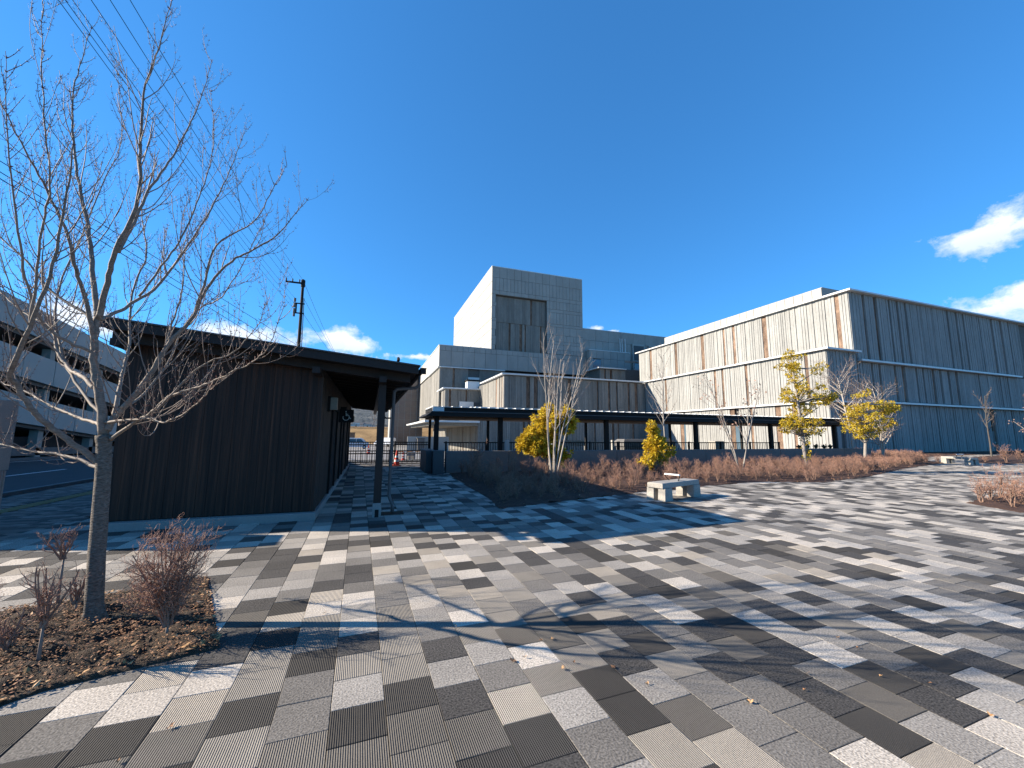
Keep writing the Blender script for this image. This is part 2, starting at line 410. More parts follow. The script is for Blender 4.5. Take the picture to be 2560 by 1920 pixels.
# ---------------------------------------------------------------- soil beds (signed distance)
BEDS = {
 'left': [(-1.62, 5.50), (-0.97, 3.72), (-1.41, 3.60), (-1.82, 3.48), (-1.98, 3.36), (-3.4, 2.85), (-4.25, 4.6), (-2.99, 5.03), (-2.25, 5.25)],
 'main': [(3.0, 16.42), (2.86, 11.5), (2.72, 8.36), (4.95, 8.96), (7.6, 9.66), (10.32, 10.2), (13.0, 10.5), (15.2, 9.75), (19.25, 10.63), (26.4, 12.9), (35.0, 15.0), (37.5, 18), (44, 20), (60, 22), (90, 24), (90, 26.2), (30.4, 26.2), (30.4, 16.42)],
 'right': [(14.0, 5.78), (17, 6.25), (22, 7.0), (27, 6.6), (24, 2.0), (13.35, 4.62)],
 'far': [(36.6, 14.3), (38, 13.35), (50, 11.6), (75, 8.0), (90, 10), (90, 23.5), (60, 21), (46, 18.6)],
}
def sdist(poly, P):
    P = np.asarray(P, float); n = len(poly); d2 = np.full(len(P), 1e18); ins = np.zeros(len(P), bool)
    for i in range(n):
        a = np.array(poly[i]); b = np.array(poly[(i + 1) % n]); e = b - a; w = P - a
        t = np.clip((w @ e) / (e @ e), 0, 1); q = w - t[:, None] * e; d2 = np.minimum(d2, (q ** 2).sum(1))
        c1 = (a[1] <= P[:, 1]) & (b[1] > P[:, 1]); c2 = (a[1] > P[:, 1]) & (b[1] <= P[:, 1])
        cr = e[0] * w[:, 1] - e[1] * w[:, 0]
        ins ^= (c1 & (cr > 0)) | (c2 & (cr < 0))
    d = np.sqrt(d2); return np.where(ins, d, -d)
def soil_bed(key, cell, mat, hump, name, rough_amp):
    poly = BEDS[key]; xs_ = [p[0] for p in poly]; ys_ = [p[1] for p in poly]
    nx = int((max(xs_) - min(xs_) + .4) / cell) + 1; ny = int((max(ys_) - min(ys_) + .4) / cell) + 1
    gx = min(xs_) - .2 + np.arange(nx) * cell; gy = min(ys_) - .2 + np.arange(ny) * cell
    X, Y = np.meshgrid(gx, gy, indexing='ij'); P = np.stack([X.ravel(), Y.ravel()], 1)
    d = sdist(poly, P)
    z = np.clip(d * 1.4, -.06, .02) + np.clip(d, 0, 1.2) / 1.2 * hump
    nz = np.array([noise.fractal(Vector((p[0] * 6, p[1] * 6, 1.7)), 1.0, 2.0, 4) for p in P])
    z = z + np.where(d > 0, nz * rough_amp * np.clip(d * 6, 0, 1), 0)
    keep = (d > -.16).reshape(nx, ny)
    faces = []
    for i in range(nx - 1):
        for j in range(ny - 1):
            if keep[i, j] and keep[i + 1, j] and keep[i, j + 1] and keep[i + 1, j + 1]:
                a = i * ny + j; faces.append((a, a + ny, a + ny + 1, a + 1))
    me = bpy.data.meshes.new(name); me.from_pydata(np.column_stack([P, z]).tolist(), [], faces); me.materials.append(mat)
    me.polygons.foreach_set('use_smooth', [True] * len(faces))
    o = link(name, me); return tag(o, kind='structure')
soil_bed('left', .025, M['soil'], .05, 'soil_bed', .05)
soil_bed('main', .22, M['soil2'], .05, 'planting_bed', .03)
soil_bed('right', .12, M['soil2'], .04, 'right_soil_bed', .03)
soil_bed('far', .3, M['soil2'], .04, 'far_soil_bed', .03)
def in_bed(x, y, margin=0, keys=None):
    for k in (keys or BEDS):
        if sdist(BEDS[k], [(x, y)])[0] > margin: return True
    return False

# ---------------------------------------------------------------- paving
cr, sr = math.cos(PAVE_ROT), math.sin(PAVE_ROT)
def pw(u, v): return (u * cr - v * sr, u * sr + v * cr)
T = .30; G = .0035
plaza = tag(empty('plaza_paving'), kind='structure')
mb = MB(); mb.poly([(-5.0, -5, -.022), (62, -5, -.022), (62, 26.3, -.022), (-5.0, 26.3, -.022)]); mb.build('bedding', M['bedding'], plaza)
TN = ['cream', 'light', 'mid', 'dark']
tile_me = {}
for t_ in TN:
    for kind in ('tile', 'rib'):
        q = MB(); h = T / 2 - G / 2; q.box(-h, h, -h, h, -.02, 0, 0, .0022)
        tile_me[kind, t_] = q.mesh('paver', M[kind + '_' + t_])
u0 = 0.2257 * 1.0 + 0.0
cand = []
for i in range(-20, 210):
    for j in range(-14, 92):
        u = u0 + T * (i + .5); v = T * (j + (.5 if i % 2 else 0)) + 0.02
        cand.append((u, v, i, j))
cand = np.array(cand)
Wx = cand[:, 0] * cr - cand[:, 1] * sr; Wy = cand[:, 0] * sr + cand[:, 1] * cr
PP = np.stack([Wx, Wy], 1)
ok = (Wx > -4.95) & (Wx < 61) & (Wy > -4.2) & (Wy < 21.75)
ok &= ~((Wy > 16.3) & (Wx > 3.0) & (Wx < 30))
ok &= ~((Wx > 46) & (Wy < 3))
ok &= ~((Wy > 8.36) & (Wx < -.95) & (Wx > -4.05))
for k in BEDS:
    ok &= sdist(BEDS[k], PP) < .20
idx = np.nonzero(ok)[0]
wts = {'cream': .23, 'light': .28, 'mid': .26, 'dark': .23}
def tone(i, j):
    r = random.Random(int(i) * 7919 + int(j) * 104729 + 5).random(); a = 0
    for k in TN:
        a += wts[k]
        if r < a: return k
    return 'dark'
def inview(x, y):
    c = RM.T @ np.array([x, y, -EYE])
    if c[2] < .1: return False
    px, py = CX + FPX * c[0] / c[2], CY + FPX * c[1] / c[2]
    return -60 < px < 2620 and py < 2000
vis = [(Wx[k] ** 2 + Wy[k] ** 2, k) for k in idx if inview(Wx[k], Wy[k])]
vis.sort(); near = set(k for _, k in vis[:300])
sv, sf, sm = [], [], []
h = T / 2 - G / 2
mats_s = [M['tile_' + t] for t in TN] + [M['rib_' + t] for t in TN]
for k in idx:
    u, v, i, j = cand[k]; t_ = tone(i, j); rr = random.Random(int(i) * 31 + int(j) * 977 + 3)
    d2 = Wx[k] ** 2 + Wy[k] ** 2
    ribbed = rr.random() < (.55 if d2 < 20 else .2) and d2 < 60
    dz = rr.uniform(-.0012, .0012)
    if k in near:
        o = link('paver', tile_me['rib' if ribbed else 'tile', t_], plaza, (Wx[k], Wy[k], dz), PAVE_ROT)
        o.rotation_euler = (rr.uniform(-.003, .003), rr.uniform(-.003, .003), PAVE_ROT + rr.uniform(-.002, .002))
    else:
        n = len(sv); b = .003
        for (du, dv, z) in ((-h, -h, -.012), (h, -h, -.012), (h, h, -.012), (-h, h, -.012), (-h + b, -h + b, dz), (h - b, -h + b, dz), (h - b, h - b, dz), (-h + b, h - b, dz)):
            x_, y_ = pw(u + du, v + dv); sv.append((x_, y_, z))
        sf += [(n + 4, n + 5, n + 6, n + 7), (n, n + 1, n + 5, n + 4), (n + 1, n + 2, n + 6, n + 5), (n + 2, n + 3, n + 7, n + 6), (n + 3, n, n + 4, n + 7)]
        sm += [TN.index(t_) + (4 if ribbed else 0)] * 5
me = bpy.data.meshes.new('paving_field'); me.from_pydata(sv, [], sf)
for m in mats_s: me.materials.append(m)
me.polygons.foreach_set('material_index', sm)
tag(link('paving_field', me, plaza), kind='stuff')

# brown block pavement along the road
walk = tag(empty('roadside_pavement'), kind='structure')
mb = MB(); mb.poly([(-8.3, -8, -.02), (-5.0, -8, -.02), (-5.0, 60, -.02), (-8.3, 60, -.02)]); mb.build('bedding', M['bedding'], walk)
mb = MB(); rw = random.Random(5)
bw, bl = .10, .20
y = -3.0; r_ = 0
while y < 26:
    x = -8.27 + (bl / 2 if r_ % 2 else 0)
    while x < -5.05:
        tac = -6.98 < x + bl / 2 < -6.66
        if not tac:
            c = rw.choice([0, 0, 1, 1, 2]) if rw.random() < .8 else 3
            mb.box(x, x + bl - .004, y, y + bw - .004, -.02, rw.uniform(-.001, .001), c)
            # underside is never seen
        x += bl
    y += bw; r_ += 1
tag(mb.build('brown_blocks', [M['brown_a'], M['brown_b'], M['brown_c'], M['tile_dark']], walk), kind='stuff')
y = -3.0
while y < 26:
    mb = MB(); mb.box(-6.98, -6.685, y, y + .296, -.02, .001, 0, .003)
    for q in range(4):
        xx = -6.94 + q * .073
        mb.box(xx, xx + .028, y + .02, y + .276, .001, .006, 0, .002)
    o = mb.build('tactile_tile', M['tactile'], walk); y += .30

# ---------------------------------------------------------------- facade tools
_pm = {}
def panel_mesh(w, h, ribs, mat, key):
    k = (round(w, 2), round(h, 2), ribs, key)
    if k in _pm: return _pm[k]
    mb = MB(); rr = random.Random(hash(k) % 9999)
    # profile along u: flat boards of slightly different depth, ribbed like board shuttering
    us = [0]
    for i in range(ribs - 1): us.append(w * (i + 1) / ribs + rr.uniform(-.15, .15) * w / ribs)
    us.append(w)
    prof = []
    for i in range(ribs):
        d = rr.uniform(-.07, 0.0)
        prof.append((us[i] + .024, d)); prof.append((us[i + 1] - .024, d))
        if i < ribs - 1: prof += [(us[i + 1] - .02, .10), (us[i + 1] + .02, .10)]
    prof = [(0.02, .2)] + prof + [(w - .02, .2)]
    n = len(prof)
    for z in (0, h):
        for (u, d) in prof: mb.v.append((u, d, z))
    for i in range(n - 1): mb.f.append((i, i + 1, n + i + 1, n + i)); mb.m.append(0)
    mb.f.append(tuple(range(n))[::-1]); mb.m.append(0); mb.f.append(tuple(range(n, 2 * n))); mb.m.append(0)
    me = mb.mesh('wall_panel', mat); _pm[k] = me
    return me
def facade(root, axis, c, a0, a1, z0, z1, seed, strip_p=.16, mat='board', wr=(.7, 1.5), ribw=.3, skip=()):
    """panels on plane axis=c; axis 'x' faces -X and runs along Y, axis 'y' faces -Y and runs along X."""
    rr = random.Random(seed); a = a0; wl = world_loc(root)
    widths = [round(wr[0] + (wr[1] - wr[0]) * q / 4, 2) for q in range(5)]
    last = False
    while a < a1 - .05:
        w = rr.choice(widths)
        isstrip = rr.random() < strip_p and not last and a > a0 + .3
        if isstrip: w = rr.choice([.3, .4, .6])
        w = min(w, a1 - a)
        if a1 - (a + w) < .25: w = a1 - a
        if any(s0 < a + w / 2 < s1 for s0, s1 in skip): a += w; last = False; continue
        if isstrip:
            mb = MB(); mb.box(0, w, .03 if axis == 'x' else .13, .2, 0, z1 - z0)
            me = mb.mesh('rust_strip', M['rust']); nm = 'rust_strip'
        else:
            me = panel_mesh(w, z1 - z0, max(1, int(round(w / ribw))), M[mat], mat); nm = 'wall_panel'
        if axis == 'y':
            o = link(nm, me, root, (a - wl.x, c - wl.y, z0 - wl.z))
        else:
            o = link(nm, me, root, (c - wl.x, a + w - wl.y, z0 - wl.z), -PI / 2)
        last = isstrip; a += w
def cornice(root, x0, x1, y0, y1, z0, z1, n=1, along='x'):
    for i in range(n):
        mb = MB()
        if along == 'x':
            a = x0 + (x1 - x0) * i / n; b = x0 + (x1 - x0) * (i + 1) / n - (.03 if i < n - 1 else 0)
            mb.box(a, b, y0, y1, z0, z1, 0, .02)
        else:
            a = y0 + (y1 - y0) * i / n; b = y0 + (y1 - y0) * (i + 1) / n - (.03 if i < n - 1 else 0)
            mb.box(x0, x1, a, b, z0, z1, 0, .02)
        mb.build('cornice', M['ledge'], root)
def wall(root, x0, x1, y0, y1, z0, z1, mat='conc', name='wall'):
    mb = MB(); mb.box(x0, x1, y0, y1, z0, z1); return mb.build(name, M[mat], root)
def slabs(root, axis, c, a0, a1, rows, colw, seed, mat='conc', hole=None, gap=.045, jitter=.35, depth=.12):
    """smooth concrete panels with recessed joints; rows = list of z edges"""
    rr = random.Random(seed)
    for r in range(len(rows) - 1):
        z0, z1 = rows[r], rows[r + 1]
        if z1 - z0 < .9: cw = colw * rr.choice([1, 2])
        else: cw = colw * rr.choice([.5, 1, 1])
        a = a0
        while a < a1 - .01:
            b = a + cw
            if a1 - b < cw * .5: b = a1
            segs = [(a, b)]
            if hole and z0 < hole[3] - .01 and z1 > hole[2] + .01:
                segs = []
                if a < hole[0]: segs.append((a, min(b, hole[0])))
                if b > hole[1]: segs.append((max(a, hole[1]), b))
            for (p, q) in segs:
                if q - p < .15: continue
                mb = MB(); d = rr.uniform(-.012, .0)
                if axis == 'y': mb.box(p + gap / 2, q - gap / 2, c + d, c + depth, z0 + gap / 2, z1 - gap / 2)
                else: mb.box(c + d, c + depth, p + gap / 2, q - gap / 2, z0 + gap, z1 - gap)
                mb.build('concrete_panel', M[mat], root)
            a = b

# ---------------------------------------------------------------- right hall
rh = empty('gallery_hall', (60, 45, 0), 'three storey ribbed concrete hall with rust strips, white ledges and a dark shaded front', 'building')
XL, YF = 47.2, 26.4          # top storey, set back above the two storeys below
XM, YM = 42.2, 25.95         # middle and ground storeys step outwards
wall(rh, XL + .2, 86, YF + .2, 61.4, -1.5, 17.0, 'joint')
wall(rh, XM + .2, 47.1, YM + .2, 53.7, -1.5, 10.15, 'joint')
facade(rh, 'x', XL, YF, 61.4, 9.9, 16.95, 1, .34)
facade(rh, 'x', XM, YM, 53.6, 5.18, 10.17, 2, .36)
facade(rh, 'x', XM - .1, YM + .1, 53.6, -1.2, 4.95, 3, .36, skip=((44.65, 45.45), (35.9, 37.0)))
facade(rh, 'y', YF, XL, 82.0, 9.75, 16.95, 4, .34, 'board', ribw=.26)
facade(rh, 'y', YF, 47.1, 82.6, 5.45, 9.4, 5, .34, 'board', ribw=.26)
facade(rh, 'y', YF, 47.1, 82.6, 0.0, 5.1, 6, .34, 'board', ribw=.26, skip=((71.3, 72.6),))
facade(rh, 'y', YM, XM, 47.1, 5.18, 10.17, 7, .3, 'board', ribw=.26)
facade(rh, 'y', YM + .1, XM - .1, 47.1, -.3, 4.95, 9, .3, 'board', ribw=.26)
cornice(rh, XL - .45, XL + .6, YF - .5, 62.0, 16.98, 17.16, 8, 'y')
cornice(rh, XL + .62, 86.5, YF - .5, YF + .8, 16.98, 17.16, 7, 'x')
cornice(rh, XM - .45, XM + .6, YM - .45, 53.6, 10.19, 10.37, 7, 'y')
cornice(rh, XM + .62, 46.9, YM - .45, YM + .19, 10.19, 10.37, 1, 'x')
wall(rh, XM + .62, 47.15, YM + .2, 53.6, 10.2, 10.3, 'conc', 'terrace')
cornice(rh, XM - .50, XM + .15, YM - .35, 53.6, 4.97, 5.14, 6, 'y')
cornice(rh, XM + .17, 47.0, YM - .35, YM + .15, 4.97, 5.14, 1, 'x')
cornice(rh, 47.6, 79.8, YF - .5, YF + .19, 9.46, 9.66, 5, 'x')
cornice(rh, 47.2, 83.0, YF - .5, YF + .19, 5.14, 5.34, 5, 'x')
slabs(rh, 'x', 49.0, 30.0, 56.5, [17.2, 19.0], 2.2, 8, 'conc_pale_lit')  # sun-facing side gets the paler concrete copy
wall(rh, 49.12, 80, 30.0, 56.5, 17.0, 19.02, 'conc')
# setback bay at the far right end with a large window
wall(rh, 82.6, 100, 27.6, 50, -.5, 15.0, 'board')
cornice(rh, 82.3, 100, 27.0, 27.59, 12.4, 12.6, 2, 'x'); cornice(rh, 82.7, 100, 27.0, 27.59, 5.9, 6.1, 2, 'x')
wall(rh, 83.2, 86, 27.5, 27.59, 12.9, 14.8, 'window', 'window')
# doors and openings
mb = MB(); mb.box(71.35, 72.4, YF + .05, YF + .19, 0.02, 2.45); dr = mb.build('door', M['slate'], rh)
mb = MB(); mb.box(72.2, 72.26, YF - .03, YF + .04, 1.0, 1.15); mb.build('handle', M['ledge'], dr)
wall(rh, XM - .05, XM + .19, 44.7, 45.4, -1.0, 3.5, 'window', 'window')
wall(rh, XM - .05, XM + .19, 36.0, 36.95, -.5, 3.2, 'window', 'window')

# ---------------------------------------------------------------- annex
an = empty('annex_building', (30, 60, -.8), 'long low board-marked concrete wing with dark slots behind the walkway', 'building')
YA = 53.6
wall(an, 18.0, 42.3, YA + .2, 71.8, 5.1, 10.1, 'joint'); wall(an, 14.3, 42.3, YA + .2, 71.8, -1.5, 5.1, 'joint')
wall(an, 42.3, 47.3, 54, 71.8, -1.5, 10.1, 'joint')
facade(an, 'y', YA, 17.8, 42.1, 5.45, 10.0, 21, .42, 'board2', (.45, 1.1), .24)
facade(an, 'y', YA, 14.05, 42.1, -1.3, 5.18, 22, .44, 'board2', (.45, 1.1), .26)
facade(an, 'x', 17.8, YA, 65.0, 5.45, 10.0, 23, .14, 'board2', (.45, .9), .3)
facade(an, 'x', 14.05, YA, 95, -2.0, 2.85, 24, .3, 'board2', (.45, 1.1), .3)
wall(an, 14.25, 30, 72, 95, -2.0, 2.8, 'joint')
cornice(an, 17.3, 41.7, YA - .5, YA + .3, 10.11, 10.31, 5, 'x'); cornice(an, 17.3, 18.1, YA + .32, 65.3, 10.11, 10.31, 2, 'y')
cornice(an, 13.6, 17.7, YA - .3, 65, 5.2, 5.36, 1, 'x')
wall(an, 17.8, 42.0, YA - .06, YA, 5.2, 5.43, 'conc', 'string_course')
# white entrance slab
wall(an, 6.6, 14.0, 52.5, 80, 3.12, 3.36, 'ledge', 'entrance_slab')
wall(an, 7.4, 13.95, 53.4, 79.5, 2.7, 3.1, 'board2', 'slab_beam')
# small block on the roof with window
wall(an, 41.4, 56, 66, 71.6, 11.4, 14.6, 'joint')
facade(an, 'y', 65.8, 41.4, 47.2, 11.5, 14.3, 25, .3, 'board2', (.5, 1.0), .26)
facade(an, 'y', 65.8, 47.2, 55, 16.0, 16.4, 25, .0, 'board2', (.9, 1.2), .4)
cornice(an, 40.7, 47.1, 65.2, 65.79, 14.4, 14.6, 2, 'x'); cornice(an, 40.7, 41.3, 65.8, 70, 14.4, 14.6, 1, 'y')
# ---------------------------------------------------------------- tower
tw = empty('stage_tower', (31, 90, -1), 'tall windowless concrete stage tower with a dark slatted recess in its front', 'building')
YT = 72.0
hole = (22.1, 33.0, 17.9, 28.8)
wall(tw, 21.3, 41.2, 73.3, 110, 16, 34.5, 'joint')
wall(tw, 21.3, 41.2, YT + .12, 73.3, 28.9, 34.5, 'joint')
wall(tw, 21.3, 22.1, YT + .12, 73.3, 16, 28.9, 'joint'); wall(tw, 33.0, 41.2, YT + .12, 73.3, 16, 28.9, 'joint')
rows = [17.9, 18.8, 19.9, 20.6, 21.9, 23.6, 24.2, 26.6, 27.3, 29.0, 29.8, 32.4, 34.6]
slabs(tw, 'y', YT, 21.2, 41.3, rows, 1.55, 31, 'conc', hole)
slabs(tw, 'x', 21.2, YT + .01, 110, [17.9, 19.8, 21.9, 24.0, 26.4, 29.0, 31.6, 34.6], 9.0, 32, 'conc_pale_lit')  # sunlit side painted paler than the shaded front
wall(tw, 21.15, 41.35, YT + .0, 110, 34.61, 34.75, 'ledge', 'coping')
facade(tw, 'y', YT + .7, hole[0], hole[1], 23.6, 28.85, 33, .46, 'board2', (.5, 1.0), .22)
facade(tw, 'y', YT + .8, hole[0], hole[1], 17.9, 23.58, 34, .55, 'board2', (.5, 1.1), .26)
# wide block under the tower
wall(tw, 11.4, 41.2, YT + .12, 104, 13.9, 17.7, 'joint')
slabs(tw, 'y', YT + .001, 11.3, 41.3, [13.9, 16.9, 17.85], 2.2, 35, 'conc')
slabs(tw, 'x', 11.3, YT + .01, 104, [13.9, 17.85], 12, 36, 'conc_pale_lit')  # same block, lit side in the paler copy
wall(tw, 11.2, 21.1, YT - .03, 104, 17.86, 17.98, 'ledge', 'coping')
# boarded storeys under the block
wall(tw, 11.7, 41.2, YT + .3, 104, 3.4, 13.6, 'joint')
facade(tw, 'y', YT + .15, 11.5, 24, 9.0, 13.7, 37, .28, 'board2', (.5, 1.2), .24, skip=((16.4, 19.4),))
facade(tw, 'x', 11.5, YT + .2, 103, 3.4, 13.7, 38, .05, 'board2', (1.0, 2.2), .45)
cornice(tw, 11.1, 11.49, YT + .2, 86, 13.72, 13.88, 1, 'y')
cornice(tw, 11.49, 24, YT - .25, YT + .14, 13.72, 13.88, 1, 'x')
wall(tw, 16.4, 19.4, YT + .2, YT + .28, 10.3, 12.2, 'white', 'shutter')
# loggia volume
wall(tw, 12.1, 20.0, 68.3, 71.9, 3.4, 9.3, 'joint')
facade(tw, 'y', 68.1, 11.9, 19.8, 3.4, 9.3, 39, .3, 'board2', (.5, 1.1), .24)
facade(tw, 'x', 11.9, 68.1, 72.1, 3.4, 9.3, 40, .1, 'board2', (.8, 1.2), .3)
cornice(tw, 11.4, 20, 67.5, 68.09, 9.35, 9.55, 2, 'x'); cornice(tw, 11.4, 11.89, 68.1, 74.5, 9.35, 9.55, 1, 'y')
wall(tw, 14.4, 16.9, 67.8, 68.0, 5.0, 7.2, 'white', 'plant_screen'); wall(tw, 17.0, 19.0, 67.8, 68.0, 5.0, 7.1, 'slate', 'plant_screen')
wall(tw, 16.0, 18.2, 69, 71, 9.7, 11.0, 'white', 'roof_unit'); wall(tw, 15.9, 18.3, 68.9, 71.1, 11.01, 11.3, 'dkmetal', 'roof_unit_lid')
# glazed hall behind
gh = empty('glass_foyer', (9, 106, -1.3), 'brown glass curtain wall with pale mullions left of the tower', 'building')
wall(gh, 4.9, 12.6, 104.3, 114, -1.6, 17.0, 'black', 'core')
for i in range(5):
    for j in range(11):
        mb = MB(); mb.box(5.0 + i * 1.5 + .03, 5.0 + i * 1.5 + 1.47, 104.0, 104.05, -1.5 + j * 1.65 + .03, -1.5 + j * 1.65 + 1.62)
        mb.build('glass_pane', M['glass'], gh)
for i in range(6): wall(gh, 4.95 + i * 1.5, 5.02 + i * 1.5, 103.9, 104.2, -1.5, 16.8, 'mullion', 'mullion')
for j in range(11): wall(gh, 4.9, 12.6, 103.95, 104.15, -1.5 + j * 1.65 - .02, -1.5 + j * 1.65 + .02, 'mullion', 'transom')
wall(gh, 4.5, 4.88, 103.7, 112, -1.6, 17.2, 'conc', 'corner_post')
# right wing behind
rw_ = empty('rear_wing', (60, 80, 0), 'plain grey concrete rear wing between the tower and the ribbed hall', 'building')
wall(rw_, 41.4, 90, 72.6, 95, -1, 23.9, 'joint')
slabs(rw_, 'y', 72.4, 41.4, 72, [14, 18, 21.6, 24.0], 3.2, 41, 'conc', hole=(53.5, 60, 14, 21.6))
wall(rw_, 53.6, 59.9, 72.5, 72.58, 14, 21.6, 'conc', 'recess_wall')
wall(rw_, 41.35, 72, 72.35, 90, 24.01, 24.15, 'ledge', 'coping')
for x in (50.6, 51.1, 51.9): 
    mb = MB(); mb.cyl(x, 72.2, 18.5, 22.6, .09, 8); mb.build('duct_pipe', M['ledge'], rw_)
for x0 in (53.8, 58.2):
    f = wall(rw_, x0, x0 + 3.2, 72.1, 72.34, 15.0, 21.7, 'conc_pale_lit', 'door_frame')
    mb = MB(); mb.box(x0 + .3, x0 + 2.9, 72.02, 72.09, 18.0, 21.3); mb.build('shutter', M['slate'], f)
    mb = MB(); mb.box(x0 + .3, x0 + 2.9, 72.02, 72.09, 15.1, 17.9); mb.build('window', M['window'], f)
slabs(rw_, 'y', 71.0, 42.2, 52.2, [14.6, 17.5, 19.2], 1.7, 42, 'conc', hole=(43.0, 45.0, 14.8, 17.3))
slabs(rw_, 'x', 42.2, 71.01, 72.3, [14.6, 17.5, 19.2], 1.2, 43, 'conc')
wall(rw_, 42.32, 52.1, 71.12, 72.3, 14.6, 19.15, 'joint')
wall(rw_, 43.0, 45.0, 71.05, 71.1, 14.8, 17.3, 'window', 'window')
wall(rw_, 42.1, 52.3, 70.95, 72.3, 19.21, 19.33, 'ledge', 'coping')

# ---------------------------------------------------------------- loading yard things
mb = MB(); mb.box(4.75, 10.3, 55, 55.25, -.8, 1.2); t_ = thing('yard_wall', mb, M['conc_pale_lit'], (7.5, 55.1, -.8), 'low pale concrete wall in the yard left of the ribbed wing', 'wall')
mb = MB(); mb.box(6.0, 6.9, 54.2, 54.9, -.75, .95); mb.box(5.9, 7.0, 54.1, 54.95, .96, 1.05); thing('utility_box', mb, M['kerb'], (6.4, 54.5, -.75), 'grey utility box against the pale yard wall', 'box')
rampw = MB(); rampw.box(15.5, 19.2, 40.0, 40.2, -.36, .62); thing('ramp_wall', rampw, M['conc_pale_lit'], (17.3, 40.1, -.36), 'short white ramp wall seen behind the railing near the shaded corner', 'wall')

# ---------------------------------------------------------------- toilet pavilion
tp = empty('restroom_pavilion', (-2.5, 14, 0), 'low dark timber restroom building with charred vertical boards and a sloping roof', 'building')
WX0, WX1, WY0, WY1 = -4.0, -.93, 8.5, 21.3
def roof_z(x): return 3.235 - (x + 4.0) * .094       # roof underside
mb = MB(); mb.box(-4.04, -.88, 8.36, 21.4, -.05, .13, 0, .006); mb.build('plinth', M['plinth'], tp)
def prism_y(mb, x0, x1, y0, y1, z0, ztop, mi=0):
    mb.hexa([(x0, y0, z0), (x1, y0, z0), (x1, y1, z0), (x0, y1, z0), (x0, y0, ztop(x0)), (x1, y0, ztop(x1)), (x1, y1, ztop(x1)), (x0, y1, ztop(x0))], mi)
mb = MB(); prism_y(mb, WX0 + .03, WX1 - .02, WY0 + .03, WY1, .10, lambda x: roof_z(x) - .06); mb.build('core_wall', M['black'], tp)
x = WX0; k = 0; rp = random.Random(3)
while x < WX1 - .01:
    w = .15; x1 = min(x + w, WX1)
    mb = MB(); d = rp.uniform(0, .006); prism_y(mb, x + .0015, x1 - .0015, WY0 - d, WY0 + .028, .145, lambda q: roof_z(q) - .08)
    mb.build('wall_plank', M['wood'], tp); x = x1
# side wall boards (door openings left out, closed by flush black panels)
DOORS = [(10.9, 12.4), (14.3, 15.7), (18.0, 19.6)]
mb = MB(); y = WY0
while y < WY1:
    y1 = y + .12
    if not any(a < y + .06 < b for a, b in DOORS): mb.box(WX1 - .018, WX1 + rp.uniform(.0, .006), y + .0015, y1 - .0015, .14, roof_z(WX1) - .08)
    else: mb.box(WX1 - .018, WX1 + .002, y + .0015, y1 - .0015, 2.22, roof_z(WX1) - .08)
    y = y1
tag(mb.build('side_boards', M['wood_side'], tp), kind='stuff')
for a, b in DOORS:
    mb = MB(); mb.box(WX1 - .02, WX1 + .004, a, b, .12, 2.2); mb.build('doorway_shade', M['black'], tp)  # black panel stands in for the shade inside the door recess
    f = MB(); f.box(WX1 - .0, WX1 + .05, a - .06, a, .12, 2.26); f.box(WX1, WX1 + .05, b, b + .06, .12, 2.26); f.box(WX1, WX1 + .05, a, b, 2.2, 2.26)
    f.build('door_frame', M['wood_dark'], tp)
mb = MB(); mb.box(WX1 - .01, WX1 + .02, WY0 - .012, WY0 + .03, .14, roof_z(WX1) - .08); mb.build('corner_trim', M['wood_side'], tp)
# roof
def slope_slab(mb, x0, x1, y0, y1, dz0, dz1, mi=0):
    mb.hexa([(x0, y0, roof_z(x0) + dz0), (x1, y0, roof_z(x1) + dz0), (x1, y1, roof_z(x1) + dz0), (x0, y1, roof_z(x0) + dz0), (x0, y0, roof_z(x0) + dz1), (x1, y0, roof_z(x1) + dz1), (x1, y1, roof_z(x1) + dz1), (x0, y1, roof_z(x0) + dz1)], mi)
RX0, RX1, RY0, RY1 = -4.12, .84, 7.85, 22.0
mb = MB(); slope_slab(mb, RX0 + .03, RX1 - .02, RY0 + .04, RY1, 0, .05); mb.build('roof_deck', M['wood_dark'], tp)
mb = MB(); slope_slab(mb, RX0, RX1 + .03, RY0 - .03, RY1 + .03, .13, .155); rf = mb.build('roof', M['roof'], tp)
y = RY0 + .4
while y < RY1:
    mb = MB(); slope_slab(mb, RX0 + .02, RX1, y, y + .025, .156, .18); mb.build('roof_seam', M['roof'], rf); y += .45
mb = MB(); slope_slab(mb, RX0, RX1, RY0, RY0 + .035, -.02, .128); mb.build('fascia_board', M['wood_beam'], tp)
mb = MB(); slope_slab(mb, RX0 + .03, RX1 - .12, 8.24, 8.36, -.155, -.002); mb.build('front_beam', M['wood_beam'], tp)
for x_ in (-3.97, -1.05, .12):
    mb = MB(); mb.box(x_, x_ + .13, 7.95, 8.9, roof_z(x_) - .27, roof_z(x_) - .158); mb.build('purlin_end', M['wood_beam'], tp)
y = 8.9
while y < RY1 - .2:
    mb = MB(); slope_slab(mb, WX1 + .02, RX1 - .06, y, y + .07, -.10, -.002); mb.build('rafter', M['wood_dark'], tp); y += .6
mb = MB(); mb.box(.12, .25, 8.9, 21.9, roof_z(.2) - .27, roof_z(.2) - .105); mb.build('eave_beam', M['wood_beam'], tp)
for yy in (8.30,):
    mb = MB(); mb.box(.125, .265, yy, yy + .14, .26, roof_z(.2) - .27, 0); mb.build('post', M['wood_beam'] , tp)
    mb = MB(); mb.box(.115, .275, yy - .01, yy + .15, -.03, .26, 0, .01); b = mb.build('post_base', M['plinth'], tp)
    mb = MB(); mb.box(.16, .23, yy - .018, yy - .011, .0, .14); mb.build('bracket', M['dkmetal'], b)
